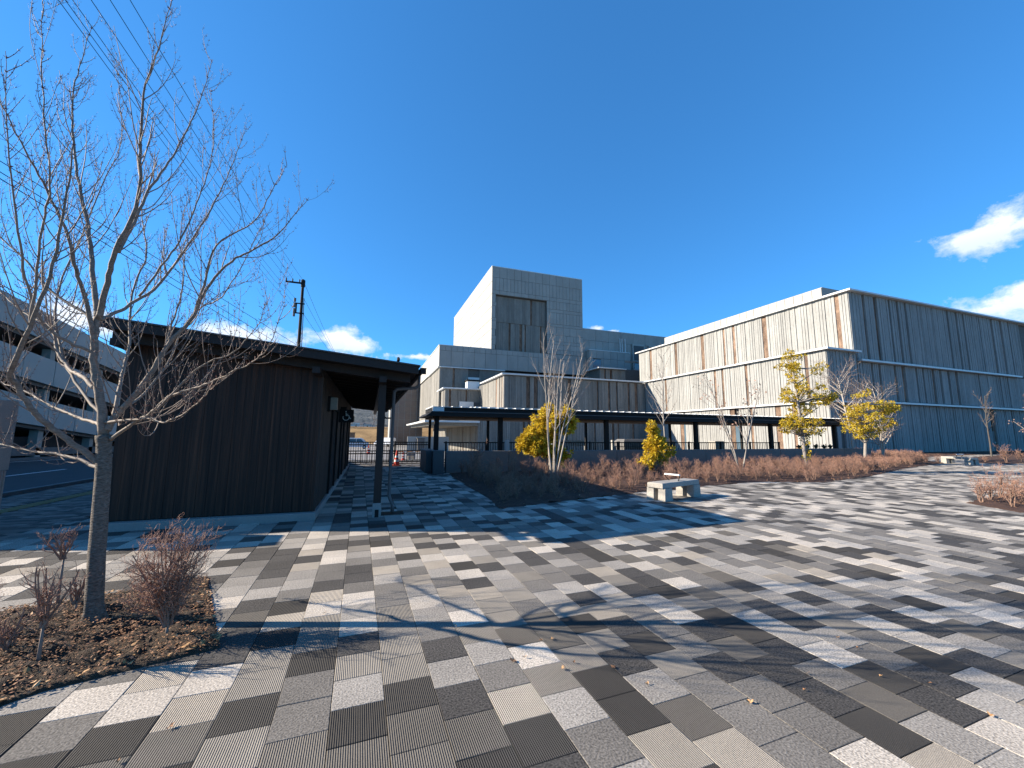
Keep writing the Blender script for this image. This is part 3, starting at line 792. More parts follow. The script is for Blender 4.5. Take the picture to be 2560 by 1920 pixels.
# gutter: half-round channel
def half_pipe(mb, x, z, y0, y1, r, k=8):
    n = len(mb.v)
    for y_ in (y0, y1):
        for i in range(k + 1):
            a = PI + PI * i / k; mb.v.append((x + r * math.cos(a), y_, z + r * math.sin(a)))
        for i in range(k + 1):
            a = 2 * PI - PI * i / k; mb.v.append((x + (r - .005) * math.cos(a), y_, z + (r - .005) * math.sin(a)))
    m2 = 2 * (k + 1)
    for i in range(m2): j = (i + 1) % m2; mb.f.append((n + i, n + j, n + m2 + j, n + m2 + i)); mb.m.append(0)
    mb.f.append(tuple(n + i for i in range(m2))); mb.m.append(0); mb.f.append(tuple(n + m2 + i for i in range(m2))[::-1]); mb.m.append(0)
mb = MB(); half_pipe(mb, .93, roof_z(.84) + .10, RY0 - .02, RY1 + .05, .06); mb.box(.88, .98, RY0 - .03, RY0 + .02, roof_z(.84) - .02, roof_z(.84) + .10)
gt = mb.build('gutter', M['dkmetal'], tp)
zg = roof_z(.84)
mb = MB(); mb.tube([(.93, 8.55, zg + .05), (.93, 8.56, zg - .17), (.86, 8.58, zg - .22), (.50, 8.66, zg - .25), (.44, 8.67, zg - .31), (.43, 8.68, .55), (.43, 8.68, .32), (.50, 8.60, .16), (.50, 8.60, .02)], .034, 10)
mb.build('downpipe', M['pipe'], tp, smooth=True)
mb = MB(); mb.box(.25, .29, 8.40, 8.68, 1.9, 1.93); mb.box(.25, .40, 8.66, 8.7, 1.9, 1.93); mb.build('pipe_clip', M['dkmetal'], tp)
mb = MB(); mb.box(.28, .72, 8.42, 8.78, -.03, .006, 0, .003); pit = mb.build('drain_pit', M['soil'], tp)
mb = MB(); mb.tube([(.45, 7.86, zg + .22), (.45, 7.9, zg + .27), (.45, 7.95, zg + .22)], .03, 6); mb.build('snow_guard', M['black'], tp)
# wall lamps and sign
for yy in (9.75, 20.2):
    mb = MB(); mb.box(WX1 + .005, WX1 + .06, yy, yy + .16, 2.08, 2.42, 0); l = mb.build('wall_lamp', M['dkmetal'], tp)
    mb = MB(); mb.box(WX1 + .06, WX1 + .2, yy + .01, yy + .15, 2.12, 2.40, 0, .01); mb.build('lamp_glass', M['lampglass'], l)
sx, sy, sz = WX1 + .21, 13.4, 2.13
mb = MB(); mb.box(WX1 + .005, WX1 + .42, sy, sy + .03, sz - .2, sz + .2, 0); mb.box(WX1 + .03, WX1 + .2, sy + .0301, sy + .05, sz + .05, sz + .28)
sg = mb.build('accessible_sign', M['black'], tp)
mb = MB(); yy = sy - .008; S = .32
def P2(u, v): return (sx + u * S, yy, sz + v * S)
arc = [P2(-.03 + .27 * math.cos(a), -.16 + .27 * math.sin(a)) for a in [rad(150 + q * 18) for q in range(13)]]
mb.tube(arc, .011, 5)
mb.tube([P2(-.05, .30), P2(-.02, .02), P2(.22, .02), P2(.34, -.26), P2(.42, -.24)], .014, 5); mb.tube([P2(-.04, .16), P2(.16, .16)], .011, 5)
mb.tube([P2(-.06, .36), P2(-.06, .46)], .017, 8)
mb.build('wheelchair_symbol', M['white'], sg)

# ---------------------------------------------------------------- fence with gate at end of passage
def rail_fence(name, x0, x1, y, z0, z1, label, step=.11, low=.12, extra=True, posts=None):
    fe = empty(name, ((x0 + x1) / 2, y, z0), label, 'fence')
    zz = [z0 + low, z1] + ([z1 - .13] if extra else [])
    for z in zz:
        mb = MB(); mb.box(x0, x1, y - .02, y + .02, z - .026, z + .026); mb.build('rail', M['dkmetal'], fe)
    n = int((x1 - x0) / step); bar = MB(); bar.box(-.013, .013, -.008, .008, z0 + low + .021 - z0, z1 - .021 - z0); bm = bar.mesh('bar', M['dkmetal'])
    for i in range(1, n):
        x = x0 + (x1 - x0) * i / n
        link('bar', bm, fe, (x - (x0 + x1) / 2, 0 if not extra else .0, 0))
    for x in (posts or [x0 + .03, (x0 + x1) / 2, x1 - .03]):
        mb = MB(); mb.box(x - .036, x + .036, y - .036, y + .036, z0, z1 + .06, 0, .01); mb.build('fence_post', M['dkmetal'], fe)
    return fe
rail_fence('gate_fence', -1.1, 1.2, 21.9, 0, 1.14, 'black barred metal fence leaf at the passage end beside the dark timber wall', posts=[-1.05, 1.16])
rail_fence('gate_fence', 1.22, 3.1, 21.9, 0, 1.14, 'black barred metal gate leaf behind the notice, left of the grey cabinet', posts=[1.27, 3.05])
rail_fence('low_railing', -1.1, 3.1, 21.3, 0, .72, 'low inner black rail fence directly before the barred gate', step=.24, low=.08, extra=True)
rail_fence('wall_railing', 3.2, 12.6, 18.3, .0, 1.2, 'long black railing behind the low concrete wall, left stretch', step=.13, low=.3, extra=False, posts=[3.3, 5.2, 7.1, 9.0, 10.8, 12.5])
rail_fence('wall_railing', 12.7, 25.0, 18.6, .0, 1.2, 'long black railing behind the low concrete wall, right stretch near the planter', step=.14, low=.3, extra=False, posts=[12.8, 15.2, 17.6, 20, 22.4, 24.9])
# notice
mb = MB(); mb.box(1.86, 2.27, 21.24, 21.26, .26, .64); nb = thing('notice_board', mb, M['sheet'], (2.06, 21.25, .26), 'white notice with red writing hung on the low rail near the cabinet', 'sign')
mb = MB(); rr = random.Random(4)
for r_i, zz in enumerate((.58, .52, .46, .40, .34)):
    x = 1.93
    while x < 2.20:
        w = rr.uniform(.018, .04); mb.box(x, x + w, 21.234, 21.239, zz - .012, zz + .012); x += w + .012
mb.build('writing', M['inkred'], nb)
# traffic cones
def cone(x, y, s, label):
    z = ground_z(x, y)
    c = empty('traffic_cone', (x, y, z), label, 'traffic cone', 'traffic cones by the gate')
    mb = MB(); mb.box(x - .19 * s, x + .19 * s, y - .19 * s, y + .19 * s, z, z + .04 * s, 0, .01); mb.build('base', M['red'], c)
    H = .72 * s; zs = [0, .22, .36, .5, .64, .78, 1.0]; cols = ['red', 'white', 'red', 'white', 'red', 'red']
    for i in range(6):
        r = lambda f: (.13 * (1 - f) + .025) * s
        mb = MB(); mb.tube([(x, y, z + .04 * s + H * zs[i]), (x, y, z + .04 * s + H * zs[i + 1])], [r(zs[i]), r(zs[i + 1])], 14); mb.build('band', M[cols[i]], c, smooth=False)
cone(1.32, 20.95, 1.0, 'red and white striped traffic cone standing in front of the barred gate')
cone(2.0, 25.5, .7, 'red and white traffic cone behind the gate beside the notice')
cone(-.05, 40.3, 1.1, 'distant orange traffic cone in the yard near the white van')
mb = MB(); mb.tube([(1.35, 25.5, .50), (2.95, 25.5, .48)], .022, 8); cb = thing('cone_bar', mb, M['orange'], (2.1, 25.5, .5), 'orange and white barrier bar resting on the cones behind the gate', 'barrier')
for i in range(3):
    q = MB(); x = 1.5 + i * .5; q.tube([(x, 25.5, .497 - i * .006), (x + .2, 25.5, .494 - i * .006)], .0235, 8); q.build('white_band', M['white'], cb)

# ---------------------------------------------------------------- cabinets, low wall, walkway
mb = MB(); mb.box(2.20, 2.62, 16.7, 18.6, 0, .92, 0, .01); c1 = thing('service_cabinet', mb, M['slate'], (2.4, 17.6, 0), 'long grey steel service cabinet left of the walkway end post', 'cabinet')
mb = MB(); mb.box(2.26, 2.56, 16.685, 16.699, .06, .86); d = mb.build('door', M['slate'], c1)
mb = MB(); mb.box(2.50, 2.53, 16.66, 16.684, .42, .52); mb.build('handle', M['black'], d)
mb = MB(); mb.box(2.42, 2.86, 16.15, 16.6, 0, .93, 0, .012); c2 = thing('end_pier', mb, M['slate'], (2.62, 16.4, 0), 'square blue grey pier at the low wall end below the first walkway post', 'pier')
lw = empty('low_wall', (16, 16.7, 0), 'long low concrete wall with vertical joints behind the planted bed', 'wall')
x = 3.0
while x < 30.2:
    x1 = min(x + 2.75, 30.3)
    mb = MB(); mb.box(x + .012, x1 - .012, 16.55, 16.8, -.3, .885, 0, .01); mb.build('wall_panel', M['conc_dk'], lw)
    x = x1
mb = MB(); mb.box(3.0, 30.3, 16.62, 16.74, -.3, .86); mb.build('core', M['joint'], lw)
cw = empty('covered_walkway', (16.5, 18.6, 0), 'long flat covered walkway with dark fascia and square posts before the concrete buildings', 'canopy')
CX0, CX1, CY0, CY1 = 2.62, 30.4, 18.0, 20.6
mb = MB(); mb.box(CX0, CX1, CY0 + .05, CY1, 2.62, 2.80, 0); mb.build('roof_slab', M['dkmetal'], cw)
mb = MB(); mb.hexa([(CX0 - .35, CY0 - .3, 2.38), (CX1, CY0 - .3, 2.38), (CX1, CY1 + .3, 2.38), (CX0 - .35, CY1 + .3, 2.38), (CX0 - .1, CY0 - .28, 2.56), (CX1, CY0 - .28, 2.56), (CX1, CY1 + .3, 2.56), (CX0 - .1, CY1 + .3, 2.56)])
mb.build('fascia', M['dkmetal'], cw)
mb = MB(); mb.box(CX0 - .12, CX1, CY0 - .29, CY0 - .26, 2.565, 2.60); mb.build('drip_edge', M['slate'], cw)
mb = MB(); mb.box(CX0, CX1 - .1, CY0 + .2, CY1, 2.30, 2.375); mb.build('soffit', M['soffit'], cw)
x = CX0
while x < CX1:
    mb = MB(); mb.box(x, min(x + .42, CX1), CY0 - .02, CY1 + .05, 2.805, 2.825); mb.hexa([(x, CY0 - .03, 2.82), (x + .03, CY0 - .03, 2.82), (x + .03, CY1, 2.82), (x, CY1, 2.82), (x, CY0 - .03, 2.86), (x + .03, CY0 - .03, 2.86), (x + .03, CY1, 2.86), (x, CY1, 2.86)])
    mb.build('roof_sheet', M['ledge'], cw); x += .44
mb = MB(); mb.box(CX0 - .01, CX0 + .5, CY0 - .0, CY0 + .045, 2.605, 2.80); mb.build('end_panel', M['ledge'], cw)
for x in (2.72, 5.75, 11.62, 17.6, 23.55, 29.5):
    mb = MB(); mb.box(x, x + .2, 18.05, 18.25, -.05, 2.375, 0); mb.build('post', M['dkmetal'], cw)
    mb = MB(); mb.box(x + .04, x + .16, 20.2, 20.32, -.3, 2.375, 0); mb.build('rear_post', M['dkmetal'], cw)
mb = MB(); mb.box(5.93, 6.12, 17.6, 17.7, -.1, 1.34, 0, .01); thing('marker_post', mb, M['conc_pale_lit'], (6, 17.65, -.1), 'short pale marker post rising above the low wall by the leaning bare stems', 'post')
mb = MB(); mb.box(13.9, 14.05, 20.9, 21.05, -.2, 1.3, 0, .01); thing('marker_post', mb, M['conc_pale_lit'], (14, 21, -.2), 'short pale marker post right of the small conical yellow tree', 'post')
# covered bench-like object and planter under the canopy
mb = MB(); mb.box(15.2, 19.0, 21.5, 22.4, 0, .9, 0, .02); mb.box(15.1, 19.1, 21.4, 22.5, .901, 1.35, 0, .15); thing('covered_counter', mb, M['kerb'], (17, 22, 0), 'long grey covered counter behind the railing under the walkway roof', 'counter')
mb = MB(); mb.box(21.9, 22.7, 20.8, 21.4, 0, 1.25, 0, .02); thing('stone_bin', mb, M['stone'], (22.3, 21.1, 0), 'square brownish stone bin at the railing end beneath the walkway', 'bin')
mb = MB(); mb.box(9.9, 12.2, 20.95, 21.0, .95, 1.28); mb.box(10.0, 10.05, 21.01, 21.06, -.2, 1.28); mb.box(12.05, 12.1, 21.01, 21.06, -.2, 1.28); thing('info_panel', mb, M['conc_pale_lit'], (11, 21, -.2), 'low grey information panel behind the railing right of the yellow bush', 'sign')
ag = random.Random(8)
for i, x in enumerate((25.3, 26.0, 26.8, 27.6, 28.2)):
    mb = MB()
    for k in range(26):
        a = ag.uniform(0, 2 * PI); l = ag.uniform(.3, .5); e = ag.uniform(.5, 1.3)
        p0 = Vector((x, 17.6, .85)); dv = Vector((math.cos(a) * math.cos(e), math.sin(a) * math.cos(e), math.sin(e)))
        s_ = dv.cross(Vector((0, 0, 1))).normalized() * .035
        p1 = p0 + dv * l * .6; p2 = p0 + dv * l + Vector((0, 0, -.14))
        mb.poly([p0 - s_, p0 + s_, p1 + s_, p1 - s_]); mb.poly([p1 - s_, p1 + s_, p2])
    thing('potted_shrub', mb, M['agave'], (x, 17.6, .85), ('leafy dark green plant on the low wall, ' + ['leftmost', 'second from left', 'middle one', 'second from right', 'rightmost'][i] + ' of five'), 'plant', 'leafy plants on the low wall')
mb = MB(); mb.box(24.9, 28.7, 17.3, 17.9, -.1, .85); thing('planter_box', mb, M['kerb'], (26.8, 17.6, -.1), 'long grey planter box behind the low wall holding dark leafy plants', 'planter')

# ---------------------------------------------------------------- stone benches
def bench(loc, rz, label):
    b = empty('stone_bench', loc, label, 'bench', 'stone benches on the plaza', rz)
    def part(name, mb, mat, par=None): return link(name, mb.mesh(name, mat), par or b)
    mb = MB(); mb.box(-.85, .85, -.215, .215, .31, .43, 0, .018); s = part('seat_slab', mb, M['stone'])
    for sx_ in (-1, 1):
        for sy_ in (-1, 1):
            mb = MB(); cx_ = sx_ * .66; cy_ = sy_ * .16
            mb.hexa([(cx_ - .17, cy_ - .10, -.01), (cx_ + .17, cy_ - .10, -.01), (cx_ + .17, cy_ + .10, -.01), (cx_ - .17, cy_ + .10, -.01), (cx_ - .15, cy_ - .095, .305), (cx_ + .15, cy_ - .095, .305), (cx_ + .15, cy_ + .095, .305), (cx_ - .15, cy_ + .095, .305)])
            part('leg_block', mb, M['stone'])
    mb = MB(); mb.tube([(.0, -.13, .43), (-.07, -.20, .54), (-.07, -.2, .575)], .012, 6); mb.tube([(.0, .13, .43), (-.07, .20, .54), (-.07, .2, .575)], .012, 6); a = part('armrest_frame', mb, M['dkmetal'])
    mb = MB(); mb.box(-.10, -.04, -.21, .21, .576, .612, 0, .01); link('armrest_bar', mb.mesh('armrest_bar', M['white']), a)
    return b
bench((7.55, 8.57, 0), rad(17), 'stone slab bench with a white armrest beside the planted bed')
bench((34.4, 14.2, 0), rad(70), 'distant stone bench at the far end of the plaza')

# ---------------------------------------------------------------- pink pillar, utility pole, wires
pp = empty('pink_pillar', (-5.85, 8.4, 0), 'pinkish stone gate pillar with ribbed lower half at the left edge', 'pillar')
mb = MB(); mb.box(-6.3, -5.38, 8.1, 8.72, .98, 1.55, 0, .006); mb.build('upper_stone', M['pink'], pp)
mb = MB(); mb.box(-6.3, -5.38, 8.1, 8.72, 1.556, 2.07, 0, .006); mb.build('cap_stone', M['pink'], pp)
mb = MB(); mb.box(-6.28, -5.40, 8.12, 8.70, -.02, .975); lo = mb.build('lower_stone', M['pink'], pp)
x = -6.29
while x < -5.41:
    mb = MB(); mb.box(x, x + .03, 8.095, 8.119, 0, .97); mb.build('rib', M['pink'], lo); x += .052
y = 8.13
while y < 8.68:
    mb = MB(); mb.box(-5.399, -5.376, y, y + .03, 0, .97); mb.build('rib', M['pink'], lo); y += .052
up = empty('utility_pole', (-5.65, 35, -.3), 'tall dark utility pole with crossarm and insulators behind the timber building', 'utility pole')
mb = MB(); mb.tube([(-5.65, 35, -.3), (-5.76, 35, 14.0)], [.17, .10], 12); mb.build('pole', M['dkmetal'], up)
mb = MB(); mb.box(-7.0, -5.6, 34.88, 34.98, 13.6, 13.72); ca = mb.build('crossarm', M['dkmetal'], up)
for x in (-6.95, -6.5, -6.0, -5.78):
    mb = MB(); mb.cyl(x, 34.93, 13.721, 13.95, .05, 8); mb.build('insulator', M['kerb'], ca)
mb = MB(); mb.box(-6.3, -5.5, 34.85, 34.95, 11.9, 11.98); mb.box(-6.3, -5.5, 34.85, 34.95, 11.1, 11.18); mb.box(-6.15, -6.05, 34.86, 34.96, 11.181, 11.899); c2 = mb.build('lower_arm', M['dkmetal'], up)
for zz in (11.35, 11.75, 12.2, 11.0):
    mb = MB(); mb.cyl(-6.2, 34.8, zz - .18, zz + .12, .09, 8); mb.build('insulator', M['kerb'], c2)
mb = MB(); mb.tube([(-5.5, 35.2, -.3), (-5.55, 35.2, 9), (-5.62, 35.15, 12.5)], .03, 6); mb.build('conduit', M['slate'], up)
mb = MB(); mb.cyl(-5.75, 35.02, 13.4, 13.95, .16, 10); mb.build('cap', M['dkmetal'], up)
def wire(p0, p1, sag, r, label, n=26):
    p0 = Vector(p0); p1 = Vector(p1); pts = []
    for i in range(n + 1):
        f = i / n; p = p0.lerp(p1, f); p.z -= sag * 4 * f * (1 - f); pts.append(p)
    mb = MB(); mb.tube(pts, r, 5); return thing('overhead_wire', mb, M['black'], tuple(p0), label, 'wire', 'overhead wires from the utility pole')
def at_x(px, py, x):
    d = ray(px, py); s = x / d.x; return Vector((x, d.y * s, EYE + d.z * s))
wl_ = ['highest', 'second highest', 'third highest', 'fourth', 'fifth', 'lowest']
starts = [(-5.78, 34.93, 13.95), (-6.5, 34.93, 13.95), (-6.95, 34.93, 13.95), (-6.2, 34.8, 12.3), (-6.2, 34.8, 11.85), (-6.2, 34.8, 11.4)]
tops = [(281, 0), (238, 0), (197, 0), (157, 0), (141, 0), (126, 0)]
xs_top = [-6.3, -6.7, -7.1, -6.5, -6.5, -6.5]
for i, (s_, t_, xx) in enumerate(zip(starts, tops, xs_top)):
    q = at_x(t_[0] * DD, t_[1] * DD, xx); s_ = Vector(s_)
    f = (s_.y + 12) / (s_.y - q.y); e = s_.lerp(q, f)
    sag = .9
    ff = (s_.y - q.y) / (s_.y + 12); e.z += sag * 4 * ff * (1 - ff) / ff
    wire(s_, e, sag, .009 if i < 3 else .0075, 'black overhead wire running from the pole over the bare tree, ' + wl_[i] + ' of the set')
for i, ((ax_, ay_), (bx_, by_)) in enumerate((((743, 863), (543, 739)), ((667, 858), (526, 771)), ((700, 862), (530, 757)))):
    d0 = ray(ax_, ay_); p_ = Vector((0, 0, EYE)) + d0 * (34 / d0.y); q = at_x(bx_, by_, -8.6 - i * .1); f = (p_.y - 4) / (p_.y - q.y)
    wire(p_, p_.lerp(q, f), .0, .014, ['thick upper', 'lower', 'middle'][i] + ' service cable climbing left above the dark roof behind the bare tree')
for i in range(3):
    wire((-5.6 , 35.1, 13.6 - i * 1.2), (-2.6 + i * .7, 60 + i * 3, 8.5), .6, .012, ['first', 'second', 'third'][i] + ' thin wire dropping right from the pole behind the roof')

# ---------------------------------------------------------------- car park structure
cp = empty('parking_garage', (-24, 34, 0), 'multi level car park with sloping pale panel bands and dark open decks at the left', 'building')
SL = -.105
def cz(base, y): return base + (y - 30) * SL
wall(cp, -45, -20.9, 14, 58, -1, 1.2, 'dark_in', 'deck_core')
def band(z_lo, z_hi, x, y0, y1, step, name, mat):
    y = y0
    while y < y1 - .01:
        ye = min(y + step, y1)
        mb = MB(); mb.hexa([(x, y + .03, cz(z_lo, y)), (x + .22, y + .03, cz(z_lo, y)), (x + .22, ye - .03, cz(z_lo, ye)), (x, ye - .03, cz(z_lo, ye)), (x, y + .03, cz(z_hi, y)), (x + .22, y + .03, cz(z_hi, y)), (x + .22, ye - .03, cz(z_hi, ye)), (x, ye - .03, cz(z_hi, ye))])
        mb.build(name, M[mat], cp); y = ye
for zl, zh in ((2.35, 4.0), (5.05, 6.68), (7.75, 9.45)):
    band(zl, zh, -20.2, 14, 58, 2.6, 'facade_panel', 'panel_w')
    mb = MB()
    mb.hexa([(-45, 14, cz(zl, 14) - .2), (-20.25, 14, cz(zl, 14) - .2), (-20.25, 58, cz(zl, 58) - .2), (-45, 58, cz(zl, 58) - .2), (-45, 14, cz(zl, 14) + .15), (-20.25, 14, cz(zl, 14) + .15), (-20.25, 58, cz(zl, 58) + .15), (-45, 58, cz(zl, 58) + .15)])
    mb.build('deck', M['kerb'], cp)
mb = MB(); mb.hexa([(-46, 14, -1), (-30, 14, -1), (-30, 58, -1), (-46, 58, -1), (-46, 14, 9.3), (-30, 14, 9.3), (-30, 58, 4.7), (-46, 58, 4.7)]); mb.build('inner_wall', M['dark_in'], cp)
y = 14.2
while y < 58:
    mb = MB(); mb.box(-20.9, -20.45, y, y + .45, -1.2, cz(7.6, y)); mb.build('column', M['conc'], cp); y += 5.2
mb = MB(); mb.tube([(-20.3, 14, cz(9.9, 14)), (-20.3, 58, cz(9.9, 58))], .03, 6)
mb.build('top_rail', M['slate'], cp)
# low guard rail and verge on the far side
mb = MB(); mb.hexa([(-20.55, 8, .25), (-20.45, 8, .25), (-20.45, 24, .25), (-20.55, 24, .25), (-20.55, 8, .75), (-20.45, 8, .75), (-20.45, 24, .75), (-20.55, 24, .75)])
mb.hexa([(-20.55, 24, .25), (-20.45, 24, .25), (-20.45, 58, -.5), (-20.55, 58, -.5), (-20.55, 24, .75), (-20.45, 24, .75), (-20.45, 58, 0), (-20.55, 58, 0)])
thing('guard_rail', mb, M['kerb'], (-20.5, 30, 0), 'low grey guard rail along the far side of the road below the car park', 'guard rail')

# ---------------------------------------------------------------- van, truck, bank fence, far houses
def van(x, y, z, label):
    v = empty('parked_van', (x, y, z), label, 'van')
    # side profile along X (front toward +X)
    prof = [(-2.3, .35), (-2.32, 1.0), (-2.2, 1.85), (-2.0, 1.96), (.9, 1.96), (1.35, 1.75), (1.95, 1.15), (2.3, .98), (2.38, .6), (2.35, .35)]
    mb = MB(); n = len(prof)
    for yy in (-.85, .85):
        for (px, pz) in prof: mb.v.append((px, yy * (1 if pz < 1.1 else .92), pz))
    for i in range(n): j = (i + 1) % n; mb.f.append((i, n + i, n + j, j)); mb.m.append(0)
    mb.f.append(tuple(range(n))); mb.m.append(0); mb.f.append(tuple(range(n, 2 * n))[::-1]); mb.m.append(0)
    body = link('body', mb.mesh('body', M['carwhite']), v)
    for k, (a, b) in enumerate(((-2.1, -1.1), (-1.05, .1))):
        mb = MB(); mb.hexa([(a, -.885, 1.15), (b, -.885, 1.15), (b, -.80, 1.15), (a, -.80, 1.15), (a + .05, -.80, 1.78), (b, -.80, 1.78), (b, -.75, 1.78), (a + .05, -.75, 1.78)]); link('window', mb.mesh('window', M['carglass']), v)
    mb = MB(); mb.hexa([(.2, -.885, 1.15), (1.5, -.885, 1.15), (1.5, -.80, 1.15), (.2, -.80, 1.15), (.2, -.80, 1.78), (.95, -.80, 1.78), (.95, -.75, 1.78), (.2, -.75, 1.78)]); link('window', mb.mesh('window', M['carglass']), v)
    mb = MB(); mb.poly([(1.38, -.7, 1.74), (1.38, .7, 1.74), (1.97, .78, 1.17), (1.97, -.78, 1.17)]); 
    mb.v = [(p[0] + .02, p[1], p[2] + .02) for p in mb.v]; link('windscreen', mb.mesh('windscreen', M['carglass']), v)
    for wx in (-1.5, 1.55):
        for wy in (-.86, .70):
            mb = MB(); mb.tube([(wx, wy, .33), (wx, wy + .16, .33)], .33, 18); w = link('wheel', mb.mesh('wheel', M['tyre']), v)
            mb = MB(); mb.tube([(wx, wy - .01, .33), (wx, wy, .33)], .18, 12); link('rim', mb.mesh('rim', M['ledge']), w)
    mb = MB(); mb.box(2.30, 2.40, -.75, -.5, .75, .92); link('headlight', mb.mesh('headlight', M['white']), v)
    mb = MB(); mb.box(2.30, 2.40, .5, .75, .75, .92); link('headlight', mb.mesh('headlight', M['white']), v)
    return v
van(-2.4, 78, -1.23, 'white van parked in the yard seen through the passage, nearest one')
v2 = van(3.2, 92, -1.3, 'white van parked farther back, half hidden behind the wooden post'); v2.rotation_euler = (0, 0, 2.4)
mb = MB()
for x in range(-40, 8, 2): mb.box(x - .04, x + .04, 128.6, 128.7, 3.3, 4.3)
mb.box(-40, 8, 128.55, 128.6, 3.95, 4.1); mb.box(-40, 8, 128.55, 128.6, 3.5, 3.6)
thing('bank_guard_rail', mb, M['dkmetal'], (-16, 128.6, 3.4), 'dark guard rail along the top of the dry grass bank', 'guard rail')
mb = MB(); mb.box(-6.5, -3.2, 96, 98, -1.3, 1.6); mb.box(-6.6, -3.1, 95.9, 98.1, 1.61, 1.75); thing('yard_cage', mb, M['rust'], (-5, 97, -1.3), 'rusty mesh storage cage standing before the dry grass bank', 'cage')
hr = random.Random(12)
for i in range(15):
    x = -70 + i * 5.2 + hr.uniform(-1.5, 1.5); y = 410 + hr.uniform(0, 60); w = hr.uniform(5, 8); h = hr.uniform(4.5, 6.5); z0 = 5 + hr.uniform(0, 2)
    b = empty('far_house', (x, y, z0), 'small pale house below the wooded hill, number of a distant row', 'house', 'far houses below the hill')
    b['label'] = 'tiny pale house in the distant row below the wooded hill'
    mb = MB(); mb.box(x - w / 2, x + w / 2, y, y + 7, -1, z0 + h); mb.build('wall', M['red_house'], b)
    mb = MB(); mb.hexa([(x - w / 2 - .4, y - .4, z0 + h), (x + w / 2 + .4, y - .4, z0 + h), (x + w / 2 + .4, y + 7.4, z0 + h), (x - w / 2 - .4, y + 7.4, z0 + h), (x - w / 2, y + 3, z0 + h + 2), (x + w / 2, y + 3, z0 + h + 2), (x + w / 2, y + 4, z0 + h + 2), (x - w / 2, y + 4, z0 + h + 2)]); mb.build('roof', M['kerb'], b)
    mb = MB(); mb.box(x - 1, x + .6, y - .05, y - .01, z0 + 1.5, z0 + 3); mb.build('window', M['carglass'], b)

# ---------------------------------------------------------------- branching generators
def rvec(rr):
    while True:
        v = Vector((rr.uniform(-1, 1), rr.uniform(-1, 1), rr.uniform(-1, 1)))
        if .1 < v.length < 1: return v.normalized()
MINR = .001
def grow(mb, p, d, L, r, lvl, rr, k=5, up=.25, wander=.12, kids=(6, 5, 4), spread=.8, ratio=.5, buds=None, mi=(0, 0, 1), ends=None, seg=7, start=.25):
    """one curved branch, then its children"""
    pts = [p.copy()]; dirs = [d.copy()]
    for i in range(seg):
        d = (d + rvec(rr) * wander + Vector((0, 0, 1)) * up / seg * 2).normalized()
        p = p + d * L / seg; pts.append(p.copy()); dirs.append(d.copy())
    r1 = r * .28 if lvl > 0 else max(r * .35, .0012)
    rads = [r + (r1 - r) * i / seg for i in range(seg + 1)]
    mb[lvl].tube(pts, rads, k if lvl == 0 else (4 if lvl == 1 else 3), 0, cap=False)
    if ends is not None: ends.append((pts[-1], d, lvl))
    if lvl < len(kids):
        n = kids[lvl]
        for q in range(n):
            f = start + (1 - start) * (q + rr.random()) / n; i = min(int(f * seg), seg - 1); fr = f * seg - i
            bp = pts[i].lerp(pts[i + 1], fr); bd = dirs[i + 1]
            side = bd.cross(rvec(rr)).normalized()
            nd = (bd * (1 - spread * .5) + side * spread).normalized()
            grow(mb, bp, nd, L * ratio * rr.uniform(.6, 1.2) * (1.15 - f * .5), max(rads[i] * .6, MINR), lvl + 1, rr, k, up, wander, kids, spread, ratio, buds, mi, ends, max(3, seg - 2), .15)
    if buds and lvl >= len(kids) - 1:
        st = buds
        length = L; nb = int(length / st)
        for q in range(1, nb):
            f = q / nb * seg; i = min(int(f), seg - 1); bp = pts[i].lerp(pts[i + 1], f - i); bd = dirs[i + 1]
            s_ = bd.cross(rvec(rr)).normalized()
            for sg_ in (-1, 1):
                e = bp + (s_ * sg_ * .7 + bd * .7) * rr.uniform(.009, .02)
                mb[3].tube([bp, bp.lerp(e, .7), e], [.0013, .0023, .0006], 3, 0, cap=False)

# ---- the big bare tree in the left bed
def pt(dx, dy, depth):
    d = ray(dx * DD, dy * DD); hf = Vector((.334, .9426, 0)); s = depth / d.dot(hf)
    return Vector((0, 0, EYE)) + d * s
big = empty('bare_tree', (-2.11, 4.49, 0), 'tall leafless young tree with ascending limbs in the left soil bed', 'tree')
BD = 3.53
def smooth_path(P, n=4):
    out = []
    for i in range(len(P) - 1):
        p0 = P[max(i - 1, 0)]; p1 = P[i]; p2 = P[i + 1]; p3 = P[min(i + 2, len(P) - 1)]
        for k in range(n):
            t = k / n
            out.append(.5 * ((2 * p1) + (-p0 + p2) * t + (2 * p0 - 5 * p1 + 4 * p2 - p3) * t * t + (-p0 + 3 * p1 - 3 * p2 + p3) * t ** 3))
    out.append(P[-1].copy()); return out
tr = smooth_path([pt(*q, BD) for q in ((202, 1358), (203, 1330), (206, 1250), (213, 1150), (220, 1060), (224, 1000), (225, 940))], 5)
n_t = len(tr); rads = []
for i, p in enumerate(tr):
    z = p.z; r = .049 + .012 * max(0, 1 - z / 1.7) + .035 * max(0, 1 - z / .16) ** 2 + (.008 if abs(z - 1.62) < .12 else 0)
    rads.append(r)
tr[0].z = -.03
mb = MB(); mb.tube(tr, rads, 20)
